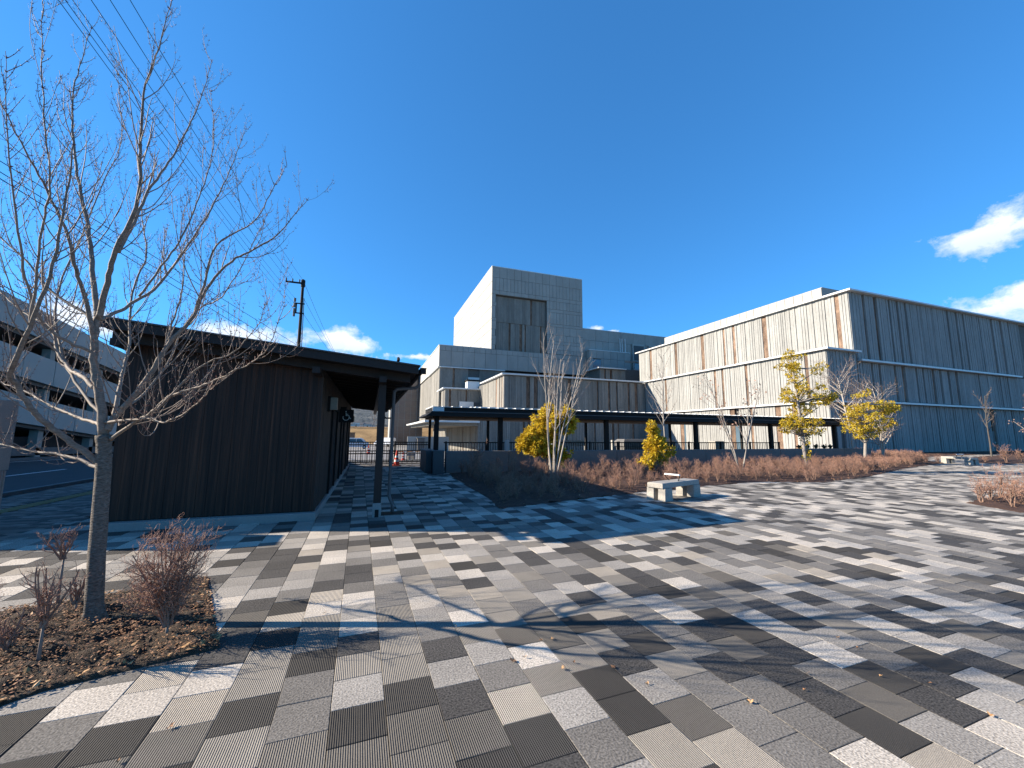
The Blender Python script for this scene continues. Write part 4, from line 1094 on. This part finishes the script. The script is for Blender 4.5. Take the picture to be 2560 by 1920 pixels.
# swell, flutes and bark lumps
for i, v in enumerate(mb.v):
    c = tr[min(i // 20, n_t - 1)]; d = Vector(v) - c; a = math.atan2(d.y, d.x)
    f = 1 + .05 * noise.noise(Vector((a * 1.5, v[2] * 6, 3))) + (.16 * math.sin(a * 5 + 1) * max(0, 1 - v[2] / .22))
    q = c + d * f; mb.v[i] = (q.x, q.y, q.z)
mb.build('trunk', M['bark'], big, smooth=True)
LIMBS = [
 # (points, base radius, tip radius, depth drift, start-of-twigs)
 ([(225, 940), (215, 850), (204, 800), (203, 740), (210, 685)], .034, .026, .0, .5),
 ([(210, 690), (202, 600), (193, 511), (171, 397), (160, 328), (157, 219), (171, 146), (199, 55)], .020, .002, .30, .15),
 ([(212, 690), (232, 610), (252, 540), (299, 427), (303, 328), (310, 204), (343, 102), (372, -5)], .021, .002, -.15, .2),
 ([(256, 545), (290, 480), (321, 412), (365, 350), (401, 288), (434, 215), (459, 128)], .013, .002, .25, .1),
 ([(204, 730), (185, 650), (164, 583), (146, 510), (102, 412), (55, 328), (0, 219), (-30, 150)], .017, .002, -.3, .15),
 ([(216, 690), (250, 676), (284, 656), (346, 612), (420, 510), (474, 416), (507, 343), (532, 274)], .014, .002, .45, .12),
 ([(232, 930), (255, 893), (310, 828), (365, 744), (419, 682), (445, 625), (500, 565), (547, 540), (602, 503), (667, 427)], .023, .002, .1, .12),
 ([(419, 682), (445, 600), (467, 529), (547, 480), (583, 420), (620, 357)], .010, .0018, -.25, .1),
 ([(238, 950), (292, 912), (328, 890), (365, 857), (419, 839), (474, 817), (510, 799), (547, 780), (583, 744), (616, 657)], .013, .0016, -.35, .1),
 ([(340, 885), (365, 857), (438, 788), (503, 762), (561, 697), (572, 649)], .009, .0016, -.1, .1),
 ([(225, 912), (317, 904), (346, 912), (383, 901), (427, 871), (459, 828)], .012, .0016, -.36, .1),
 ([(235, 930), (256, 850), (266, 800), (280, 740), (284, 634), (317, 547), (306, 450), (330, 330)], .015, .002, .55, .12),
 ([(219, 1002), (164, 963), (120, 930), (88, 904), (62, 875), (36, 831), (24, 799), (66, 707), (106, 598), (140, 450), (158, 300), (150, 190)], .022, .0016, -.35, .15),
 ([(66, 707), (80, 583), (92, 480), (109, 400), (95, 250), (90, 60), (95, -10)], .009, .0016, -.2, .1),
 ([(219, 1010), (204, 1007), (146, 985), (73, 974), (0, 960), (-60, 950)], .014, .004, .2, .15),
 ([(225, 925), (204, 912), (164, 901), (109, 875), (55, 846), (0, 824), (-60, 780)], .014, .004, .45, .12),
 ([(205, 838), (175, 812), (153, 799), (125, 760), (109, 707), (55, 678), (0, 631), (-50, 600)], .016, .004, .35, .12),
 ([(204, 720), (190, 682), (109, 627), (55, 562), (0, 510), (-60, 420)], .013, .003, .1, .1),
 ([(200, 760), (150, 740), (95, 700), (60, 620), (40, 500), (18, 300), (12, 110)], .011, .0016, -.36, .1),
 ([(300, 640), (360, 560), (400, 500), (425, 440), (450, 370), (462, 300), (455, 190)], .009, .0016, .1, .1),
 ([(310, 828), (345, 780), (372, 700), (395, 620), (400, 540), (420, 470)], .010, .0016, .35, .1),
 ([(262, 880), (300, 860), (360, 790), (400, 700), (440, 660), (500, 620), (560, 600)], .010, .0016, .5, .1),
 ([(225, 900), (180, 850), (140, 780), (120, 690), (135, 600), (180, 500), (230, 380), (262, 300), (250, 120)], .012, .0016, .6, .15),
 ([(440, 660), (480, 640), (530, 560), (560, 500), (590, 440)], .007, .0014, -.4, .1),
]
rr = random.Random(21)
layers = [MB(), MB(), MB(), MB()]
ctr = pt(215, 900, BD)
for li, (P, r0, r1, drift, st) in enumerate(LIMBS):
    n = len(P); pts = []
    base_off = {3: -.04, 7: .06, 9: -.10, 13: -.20, 19: .11, 20: .03, 23: .40}.get(li, 0)
    for i, q in enumerate(P):
        f = i / (n - 1); pts.append(pt(q[0], q[1], BD + (base_off + drift * f) * 2.5))
    pp_ = smooth_path(pts, 5); m = len(pp_)
    lens = [0]
    for i in range(1, m): lens.append(lens[-1] + (pp_[i] - pp_[i - 1]).length)
    Lt = lens[-1]
    r0 *= 1.22 if li else 1.1
    rl = [r0 + (r1 - r0) * (l / Lt) ** .8 for l in lens]
    for i in range(1, m - 1): pp_[i] = pp_[i] + rvec(rr) * .006
    mb = MB(); mb.tube(pp_, rl, 9 if r0 > .012 else 7)
    mb.build('limb', M['bark_young'] if r0 > .02 else M['branch'], big, smooth=True)
    if li == 0: continue
    # side shoots
    nt_ = int(Lt * (1 - st) / .068)
    for q in range(nt_):
        l = Lt * (st + (1 - st) * (q + rr.random()) / nt_)
        i = max(j for j in range(m) if lens[j] <= l); i = min(i, m - 2)
        bp = pp_[i].lerp(pp_[i + 1], (l - lens[i]) / max(1e-6, lens[i + 1] - lens[i])); bd = (pp_[i + 1] - pp_[i]).normalized()
        side = bd.cross(rvec(rr)).normalized()
        f = l / Lt
        big_ = rr.random() < .46 * (1 - f * .5)
        L = rr.uniform(.35, .95) * (1.1 - f * .6) if big_ else rr.uniform(.05, .28)
        nd = (bd * .55 + side * .75 + Vector((0, 0, .25))).normalized()
        grow([layers[1], layers[2], layers[2], layers[3]], bp, nd, L, min(.0055, rl[i] * .5) if big_ else .0026, 0, rr, 5, up=.75, wander=.10, kids=(5, 2) if big_ else (1,), spread=.75, ratio=.45, buds=.045, seg=7)
    # buds on the bare tip
    for q in range(int(Lt * .5 / .04)):
        l = Lt * (.5 + .5 * rr.random()); i = min(max(j for j in range(m) if lens[j] <= l), m - 2)
        bp = pp_[i].lerp(pp_[i + 1], .5); s_ = (pp_[i + 1] - pp_[i]).normalized().cross(rvec(rr)).normalized()
        for g_ in (-1, 1):
            layers[3].tube([bp, bp + s_ * g_ * .018 + Vector((0, 0, .012))], [.003, .001], 3, cap=False)
tag(layers[1].build('twigs', M['twig'], big), kind='stuff'); tag(layers[2].build('fine_twigs', M['twig'], big), kind='stuff'); tag(layers[3].build('buds', M['bud'], big), kind='stuff')
print('tree verts', sum(len(l.v) for l in layers))

# ---- other trees
TWR = {'far': .0055}
def bare_tree(base, H, stems, label, bark, seed, spreadr=.35, kids=(9, 6, 4), r0=.05, lean=.12, forks=None, leaves=0, start=.3, ratio=.42):
    global MINR
    MINR = max(.002, .00022 * math.hypot(base[0], base[1])) if base[1] < 100 else .02
    rr = random.Random(seed); t = empty('bare_tree' if not leaves else 'withered_tree', base, label, 'tree')
    b = Vector(base); mbs = [MB(), MB(), MB(), MB(), MB()]; ends = []
    for s in range(stems):
        a = 2 * PI * s / stems + rr.uniform(-.4, .4); ln = lean * rr.uniform(.6, 1.3) if stems > 1 else .04
        d = Vector((math.cos(a) * ln, math.sin(a) * ln, 1)).normalized()
        grow(mbs, b + Vector((math.cos(a), math.sin(a), 0)) * (.12 if stems > 1 else 0) * rr.random() + Vector((0, 0, -.03)), d, H * rr.uniform(.75, 1.05), r0 * rr.uniform(.7, 1.1), 0, rr, 7, .10, .07, kids, spreadr, ratio, None, ends=ends, seg=10, start=start)
    mbs[0].build('trunk', bark, t, smooth=True)
    m2 = MB(); m2.v = mbs[1].v; m2.f = mbs[1].f; m2.m = mbs[1].m; tag(m2.build('branches', bark, t), kind='stuff')
    if mbs[2].v: tag(mbs[2].build('twigs', M['twig'], t), kind='stuff')
    if mbs[3].v: tag(mbs[3].build('fine_twigs', M['twig'], t), kind='stuff')
    if leaves:
        ml = MB()
        for _ in range(leaves):
            p, d, l = rr.choice(ends); p = p + rvec(rr) * .15; leaf(ml, p, rvec(rr) + Vector((0, 0, -.6)), rr.uniform(.08, .14), .04, rr)
        tag(ml.build('dead_leaves', M['leaf_brown'], t), kind='stuff')
    return t
def leaf(mb, p, d, L, w, rr):
    d = d.normalized(); s_ = d.cross(rvec(rr))
    if s_.length < 1e-3: return
    s_ = s_.normalized() * w; m = p + d * L * .45
    mb.poly([p, m + s_, p + d * L, m - s_])
def evergreen(base, label, seed, stems, clumps, bark, leafmat, n_leaf=95, L=.16, trunk_r=.05, leafw=.028):
    """clumps: (dx, dy, z, radius) offsets from base"""
    rr = random.Random(seed); b = Vector(base); t = empty('evergreen_tree', base, label, 'tree')
    tops = []
    mt = MB()
    for (dx, dy, H) in stems:
        pts = [b + Vector((0, 0, -.03))]
        for i in range(1, 8):
            f = i / 7; pts.append(b + Vector((dx * f + rr.uniform(-.04, .04), dy * f + rr.uniform(-.04, .04), H * f)))
        mt.tube(pts, [trunk_r * (1 - .75 * i / 7) for i in range(8)], 9); tops.append(pts)
    mt.build('trunk', bark, t, smooth=True)
    mbb = MB(); ml = MB()
    for (dx, dy, z, r) in clumps:
        c = b + Vector((dx, dy, z))
        pts = min(tops, key=lambda P: min((q - c).length for q in P)); q = min(pts, key=lambda q: (q - c).length + (0 if q.z < c.z else .5))
        mid = q.lerp(c, .5) + rvec(rr) * .08
        mbb.tube([q, mid, c], [trunk_r * .3, trunk_r * .2, .006], 5, cap=False)
        nsh = int(14 * (r / .35) ** 2) + 5
        for s in range(nsh):
            d = rvec(rr); rad_ = r * rr.uniform(.35, 1.0); e = c + Vector((d.x, d.y, d.z * .72)) * rad_
            mbb.tube([c, e], [.005, .002], 3, cap=False)
            out = (e - c).normalized()
            for k in range(int(n_leaf / 10)):
                a = rvec(rr); ld = (out * .9 + a * .9 + Vector((0, 0, -.15))).normalized()
                leaf(ml, e + a * .03, ld, L * rr.uniform(.65, 1.15), leafw * rr.uniform(.8, 1.2), rr)
    tag(mbb.build('branches', bark, t), kind='stuff'); tag(ml.build('foliage', leafmat, t), kind='stuff')
    return t
def clump_cloud(seed, n, fn):
    rr = random.Random(seed); return [fn(rr) for _ in range(n)]
def ell(rr, cx, cy, cz, rx, ry, rz, r):
    d = rvec(rr) * (rr.random() ** .45); return (cx + d.x * rx, cy + d.y * ry, cz + d.z * rz, r * rr.uniform(.7, 1.2))

bare_tree((6.35, 13.3, 0), 5.4, 7, 'clump of pale leafless stems standing before the round yellow bush', M['pale_bark'], 33, .38, (7, 5, 3), .034, .17, start=.38, ratio=.3)
cl = clump_cloud(2, 44, lambda q: ell(q, .25, 0, 2.0, .8, .7, .8, .30)) + clump_cloud(3, 30, lambda q: ell(q, -.6, -.1, 1.35, .6, .6, .5, .27)) + clump_cloud(4, 10, lambda q: ell(q, .3, 0, .8, .5, .5, .4, .27))
evergreen((6.75, 14.7, 0), 'big rounded yellow green bush behind the pale leafless stems', 41, [(0, 0, 2.3), (-.4, 0, 1.6), (.5, .1, 2.0)], cl, M['grey_bark'], M['leaf_y'], 150, .15, .03)
bare_tree((13.9, 16.2, 0), 6.0, 1, 'slender leafless tree rising behind the conical yellow tree', M['grey_bark'], 52, .55, (16, 5, 3), .05, start=.32, ratio=.28)
cl = clump_cloud(5, 12, lambda q: ell(q, 0, 0, 1.75, .2, .2, .45, .2)) + clump_cloud(6, 20, lambda q: ell(q, 0, 0, 1.15, .4, .38, .4, .27)) + clump_cloud(7, 16, lambda q: ell(q, -.1, 0, .55, .75, .5, .22, .26)) + [(1.0, 0, .95, .22), (.9, .1, .85, .22), (.75, 0, .8, .15)]
evergreen((11.85, 14.6, 0), 'small conical yellow evergreen right of the pale stems', 42, [(0, 0, 2.0), (.5, 0, .9)], cl, M['grey_bark'], M['leaf_y'], 120, .14, .026)
bare_tree((15.9, 13.7, 0), 4.4, 4, 'leaning leafless twin stems between the two yellow evergreens', M['grey_bark'], 53, .5, (7, 4, 3), .035, .26, leaves=90, start=.3, ratio=.3)
cl = clump_cloud(8, 20, lambda q: ell(q, -.4, 0, 4.9, .75, .6, .9, .2)) + clump_cloud(9, 34, lambda q: ell(q, -.05, 0, 3.6, 1.0, .8, 1.0, .22)) + clump_cloud(10, 14, lambda q: ell(q, 1.5, 0, 3.4, .8, .5, .35, .2)) + clump_cloud(11, 30, lambda q: ell(q, -.2, 0, 2.2, 1.25, .8, .5, .21)) + [(1.3, 0, 4.9, .26), (1.6, 0, 5.0, .26), (1.1, 0, 4.7, .2), (.05, 0, 1.4, .24), (0, 0, 1.0, .22), (0, 0, .7, .18), (-.1, 0, 1.7, .25), (.6, 0, 2.9, .2)]
evergreen((19.0, 12.9, 0), 'tallest yellow green evergreen with loose tiers standing before the lit wall', 43, [(-.5, 0, 5.6)], cl, M['grey_bark'], M['leaf_g'], 85, .12, .09, .022)
cl = clump_cloud(12, 26, lambda q: ell(q, .2, 0, 3.0, 1.75, 1.0, .7, .26)) + clump_cloud(13, 26, lambda q: ell(q, .1, 0, 2.15, 1.25, .9, .65, .25)) + clump_cloud(14, 20, lambda q: ell(q, 2.6, 0, 3.4, 1.4, .6, .45, .26)) + [(.3, 0, 4.2, .3), (.8, 0, 4.3, .28), (-.2, 0, 4.1, .22), (2.6, 0, 2.6, .3), (2.3, 0, 2.4, .26), (2.9, 0, 2.5, .24)]
evergreen((28.0, 15.6, 0), 'spreading yellow green evergreen right of the tall tiered one', 44, [(.2, 0, 4.2)], cl, M['grey_bark'], M['leaf_g'], 80, .14, .1, .024)
bare_tree((29.6, 17.2, 0), 7.2, 1, 'bushy headed leafless tree above the spreading evergreen', M['pale_bark'], 55, .62, (26, 9, 4), .075, start=.34, ratio=.42)
bare_tree((33.5, 17.6, 0), 5.6, 2, 'twin stemmed leafless tree by the dark shaded wall', M['pale_bark'], 56, .62, (22, 8, 3), .06, .1, start=.15, ratio=.42)
bare_tree((50.5, 16.4, 0), 6.5, 1, 'leaning leafless tree with a few withered leaves at the right edge', M['grey_bark'], 57, .6, (12, 6, 3), .09, leaves=240, start=.3, ratio=.34)
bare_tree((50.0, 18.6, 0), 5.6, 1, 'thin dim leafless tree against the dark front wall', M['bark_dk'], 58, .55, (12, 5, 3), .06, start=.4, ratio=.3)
bare_tree((.6, 128.5, 3.4), 4.2, 1, 'small leafless tree on the distant grass bank', M['grey_bark'], 59, .6, (12, 6, 3), .13, start=.25, ratio=.45)
# ---- shrubs
def shrub_mesh(seed, H, Wd, stems, kids, tip=True, stem_r=.007, low=.15):
    rr = random.Random(seed); mbs = [MB(), MB(), MB(), MB()]
    for s in range(stems):
        a = 2 * PI * s / stems + rr.uniform(-.3, .3); sp = rr.uniform(.1, 1) * Wd / H
        d = Vector((math.cos(a) * sp, math.sin(a) * sp, 1)).normalized()
        grow(mbs, Vector((rr.uniform(-.02, .02), rr.uniform(-.02, .02), 0)), d, H * rr.uniform(.55, .85), stem_r, 0, rr, 4, .3, .16, kids, .85, .42, None, seg=6, start=low)
    m = MB()
    for i in range(4):
        off = len(m.v); m.v += mbs[i].v; m.f += [tuple(x + off for x in f) for f in mbs[i].f]; m.m += [0 if i < 2 else 1] * len(mbs[i].f)
    return m
MINR = .0026
SM = [shrub_mesh(100 + i, .52 + .11 * (i % 4), .34 + .08 * (i % 3), 8, (7, 6), low=.3, stem_r=.010).mesh('shrub_twigs', [M['shrub'], M['shrub_tip']]) for i in range(7)]
MINR = .0014
print('shrub faces', len(SM[0].polygons))
placed = []
rs = random.Random(17)
def put_shrub(x, y, s, label, group, sz=None):
    o = link('bare_shrub', rs.choice(SM), None, (x, y, 0), rs.uniform(0, 6.28))
    o.scale = (s, s, s * (sz or rs.uniform(.75, 1.2))); return tag(o, label, 'shrub', group)
cnt = 0
tries = []
y = 8.8
while y < 25.5:
    x = 3.0
    while x < 62:
        tries.append((x + rs.uniform(-.13, .13), y + rs.uniform(-.13, .13))); x += .52 if y < 13 else .62
    y += .5 if y < 13 else .62
keep_ = []
for (x, y) in tries:
    if not in_bed(x, y, .30, ['main']): continue
    if 16.2 < y < 26 and 2.5 < x < 31: continue
    dist = math.hypot(x, y)
    front = sdist(BEDS['main'], [(x, y)])[0]
    if y > 16.5 and dist > 30 and rs.random() < .55: continue
    if x > 46 and y > 19: continue
    if rs.random() < .10: continue
    keep_.append((dist, x, y))
keep_.sort()
print('shrubs', len(keep_))
for dist, x, y in keep_[:292]:
    front = sdist(BEDS['main'], [(x, y)])[0]
    if x < 9 and y < 13.5: lab, grp = 'dark leafless shrub in the shaded left tip of the central bed', 'shaded shrubs at the left tip of the central bed'
    elif x < 9: lab, grp = 'leafless shrub before the low wall at the left end of the bed', 'shrubs by the low wall at the left end'
    elif x < 17 and front < .95: lab, grp = 'sunlit leafless shrub in the front row of the bed right of the near bench', 'front row of shrubs right of the bench'
    elif x < 17: lab, grp = 'leafless reddish shrub inside the bed between the bench and the low wall', 'shrubs inside the bed behind the bench'
    elif front < .95: lab, grp = 'leafless tan shrub on the plaza edge near the tall tiered evergreen', 'front row of shrubs by the tall evergreens'
    elif x < 30: lab, grp = 'leafless pinkish shrub around the trunks of the tall evergreens', 'shrubs around the tall evergreens'
    else: lab, grp = 'small leafless shrub at the far right end of the central bed by the dark wall', 'shrubs at the far right end of the bed'
    put_shrub(x, y, rs.uniform(.72, 1.02) * (1.0 + .15 * (x < 5 and y > 12)), lab, grp)
if len(keep_) > 292:
    mbig = MB(); src = [(np.array([v.co for v in m.vertices]), [tuple(p.vertices) for p in m.polygons], [p.material_index for p in m.polygons]) for m in SM[:2]]
    for dist, x, y in keep_[292:]:
        V, F, Mi = rs.choice(src); a = rs.uniform(0, 6.28); s = rs.uniform(.9, 1.15); ca_, sa_ = math.cos(a), math.sin(a)
        n = len(mbig.v); mbig.v += [(x + s * (v[0] * ca_ - v[1] * sa_), y + s * (v[0] * sa_ + v[1] * ca_), s * v[2]) for v in V[:]]; mbig.f += [tuple(q + n for q in f) for f in F]; mbig.m += Mi
    tag(mbig.build('far_shrub_mass', [M['shrub'], M['shrub_tip']]), kind='stuff')
# dark taller shrub by the pier
o = put_shrub(3.9, 15.2, 1.75, 'taller dark leafless shrub beside the grey pier', None, 1.0)
o = put_shrub(5.0, 15.6, 1.5, 'dark leafless shrub against the low wall left of the yellow bush', None, 1.0)
rb = [(14.35, 5.62, 1.0, 'corner'), (14.2, 5.05, 1.15, 'front'), (15.1, 5.75, 1.1, 'b'), (15.0, 5.2, 1.0, 'c'), (16.0, 5.9, 1.1, 'd'), (15.9, 5.3, 1.1, 'e'), (17.0, 6.0, 1.1, 'f')]
for i, (x, y, s, _) in enumerate(rb):
    lab = ['leafless pinkish shrub at the pointed tip of the right bed', 'leafless shrub with pale stem at the front of the right bed'][i] if i < 2 else 'leafless shrub farther inside the right bed'
    put_shrub(x, y, s * 1.08, lab, None if i < 2 else 'shrubs inside the right bed')
fs = [(38.4, 14.6), (38.6, 13.75), (39.5, 13.45), (40.6, 13.2), (41.8, 12.9), (43, 12.6)]
fl = ['leftmost', 'second', 'third', 'fourth', 'fifth', 'sixth']
for i, (x, y) in enumerate(fs):
    put_shrub(x, y, 1.7 if i else 1.1, 'small round pale shrub right of the distant bench, ' + fl[i] + ' in its row', 'row of round shrubs at the far bed')
# left bed shrubs
def big_shrub(x, y, H, Wd, seed, stems, kids, label, lean=(0, 0), low=.3, trunk=.0):
    m = shrub_mesh(seed, H, Wd, stems, kids, low=low, stem_r=.009)
    t = empty('bare_shrub', (x, y, 0), label, 'shrub')
    tw_ = MB()
    off = Vector((lean[0], lean[1], trunk))
    m.v = [(v[0] + x + off.x, v[1] + y + off.y, v[2] + off.z) for v in m.v]
    tag(m.build('twigs', [M['shrub'], M['shrub_tip']], t), kind='stuff')
    tk = MB(); tk.tube([(x, y, -.02), (x + lean[0] * .4, y + lean[1] * .4, max(trunk, .1) * .5), (x + off.x, y + off.y, max(trunk, .12))], [.015, .011, .008], 8); tk.build('stem', M['twig'], t, smooth=True)
big_shrub(-1.41, 4.0, .82, .56, 201, 18, (12, 9, 2), 'largest reddish twiggy shrub right of the tree trunk in the left bed', trunk=.10, low=.12)
big_shrub(-2.62, 5.02, .36, .28, 202, 6, (7, 5, 2), 'small layered shrub with a bare stem behind the tree trunk', trunk=.42, low=.2)
big_shrub(-2.05, 3.82, .50, .26, 203, 7, (7, 5), 'thin tall stemmed shrub at the front left of the left bed', trunk=.26, low=.1)
big_shrub(-2.75, 4.4, .45, .34, 204, 8, (7, 5, 2), 'low sprawling brown shrub at the left edge of the bed', trunk=.08, low=.2)
big_shrub(-2.35, 4.75, .34, .3, 205, 7, (7, 4), 'low greyish shrub close behind the tree trunk, left side', trunk=.1, low=.2)
big_shrub(-2.35, 4.05, .34, .28, 206, 7, (6, 4), 'low twiggy shrub in the middle of the left bed', trunk=.06, low=.2)

# ---------------------------------------------------------------- leaf litter
def litter(key, n, size, mat, name, zoff, edge=False, seed=1, amp=.03):
    poly = BEDS[key]; rr = random.Random(seed); xs_ = [p[0] for p in poly]; ys_ = [p[1] for p in poly]; mb = MB(); c = 0
    P = np.array([(rr.uniform(min(xs_), max(xs_)), rr.uniform(min(ys_), max(ys_))) for _ in range(n * 4)]); D_ = sdist(poly, P)
    for (x, y), d in zip(P, D_):
        if d < .0 or c >= n: continue
        if edge and rr.random() > math.exp(-d / .12): continue
        if not edge and noise.noise(Vector((x * 2.5, y * 2.5, 4))) + rr.uniform(-.5, .5) < -.1: continue
        z = max(-.01, min(d * 1.4, .02)) + min(d, 1.2) / 1.2 * zoff + rr.uniform(.0, .02) + .008
        a = rr.uniform(0, 6.28); L = size * rr.uniform(.4, 1.2); w = L * rr.uniform(.2, .4); t1 = rr.uniform(-.5, .5) * L; t2 = rr.uniform(-.3, .3) * L
        ca_, sa_ = math.cos(a), math.sin(a)
        mb.poly([(x - ca_ * L / 2, y - sa_ * L / 2, z), (x - sa_ * w, y + ca_ * w, z + abs(t2)), (x + ca_ * L / 2, y + sa_ * L / 2, z + abs(t1)), (x + sa_ * w, y - ca_ * w, z + abs(t2) * .4)])
        c += 1
    tag(mb.build(name, mat), kind='stuff', cat=None)
litter('left', 12000, .024, M['litter'], 'leaf_litter', .06, seed=1)
litter('left', 900, .046, M['litter_gold'], 'golden_leaf_litter', .05, edge=True, seed=2)
litter('main', 16000, .055, M['litter'], 'bed_leaf_litter', .05, seed=3)
litter('main', 1800, .05, M['litter_gold'], 'bed_edge_litter', .05, edge=True, seed=4)
litter('right', 1800, .05, M['litter'], 'right_leaf_litter', .04, seed=5)
for i, (dx, dy) in enumerate(((364, 1572), (252, 1648), (1107, 1430), (1133, 1420), (1169, 1385), (1213, 1446), (1322, 1443), (1400, 1480), (1240, 1433), (985, 1352), (1742, 1454), (1808, 1378), (1850, 1400), (1900, 1462), (1735, 1492), (1620, 1520), (2005, 1476), (2140, 1548), (700, 1325), (1190, 1382))):
    d = ray(dx * DD, dy * DD); s = (0.004 - EYE) / d.z; p = Vector((0, 0, EYE)) + d * s
    mb = MB(); rr2 = random.Random(i); L = rr2.uniform(.014, .032)
    for k in range(3):
        a = rr2.uniform(0, 6.28) if k == 0 else a + 1.1
        ca_, sa_ = math.cos(a), math.sin(a); w = L * .28
        mb.poly([(p.x, p.y, .006), (p.x + ca_ * L * .5 - sa_ * w, p.y + sa_ * L * .5 + ca_ * w, .012 + k * .002), (p.x + ca_ * L, p.y + sa_ * L, .008 + rr2.random() * .02), (p.x + ca_ * L * .5 + sa_ * w, p.y + sa_ * L * .5 - ca_ * w, .016)])
    thing('fallen_leaf', mb, M['litter_gold'] if i % 2 else M['litter'], (p.x, p.y, 0), 'single curled brown fallen leaf lying on the grey pavers', 'leaf', 'fallen leaves on the pavers')
print('objects', len(bpy.data.objects), 'tris', sum(len(m.polygons) * 2 for m in bpy.data.meshes))
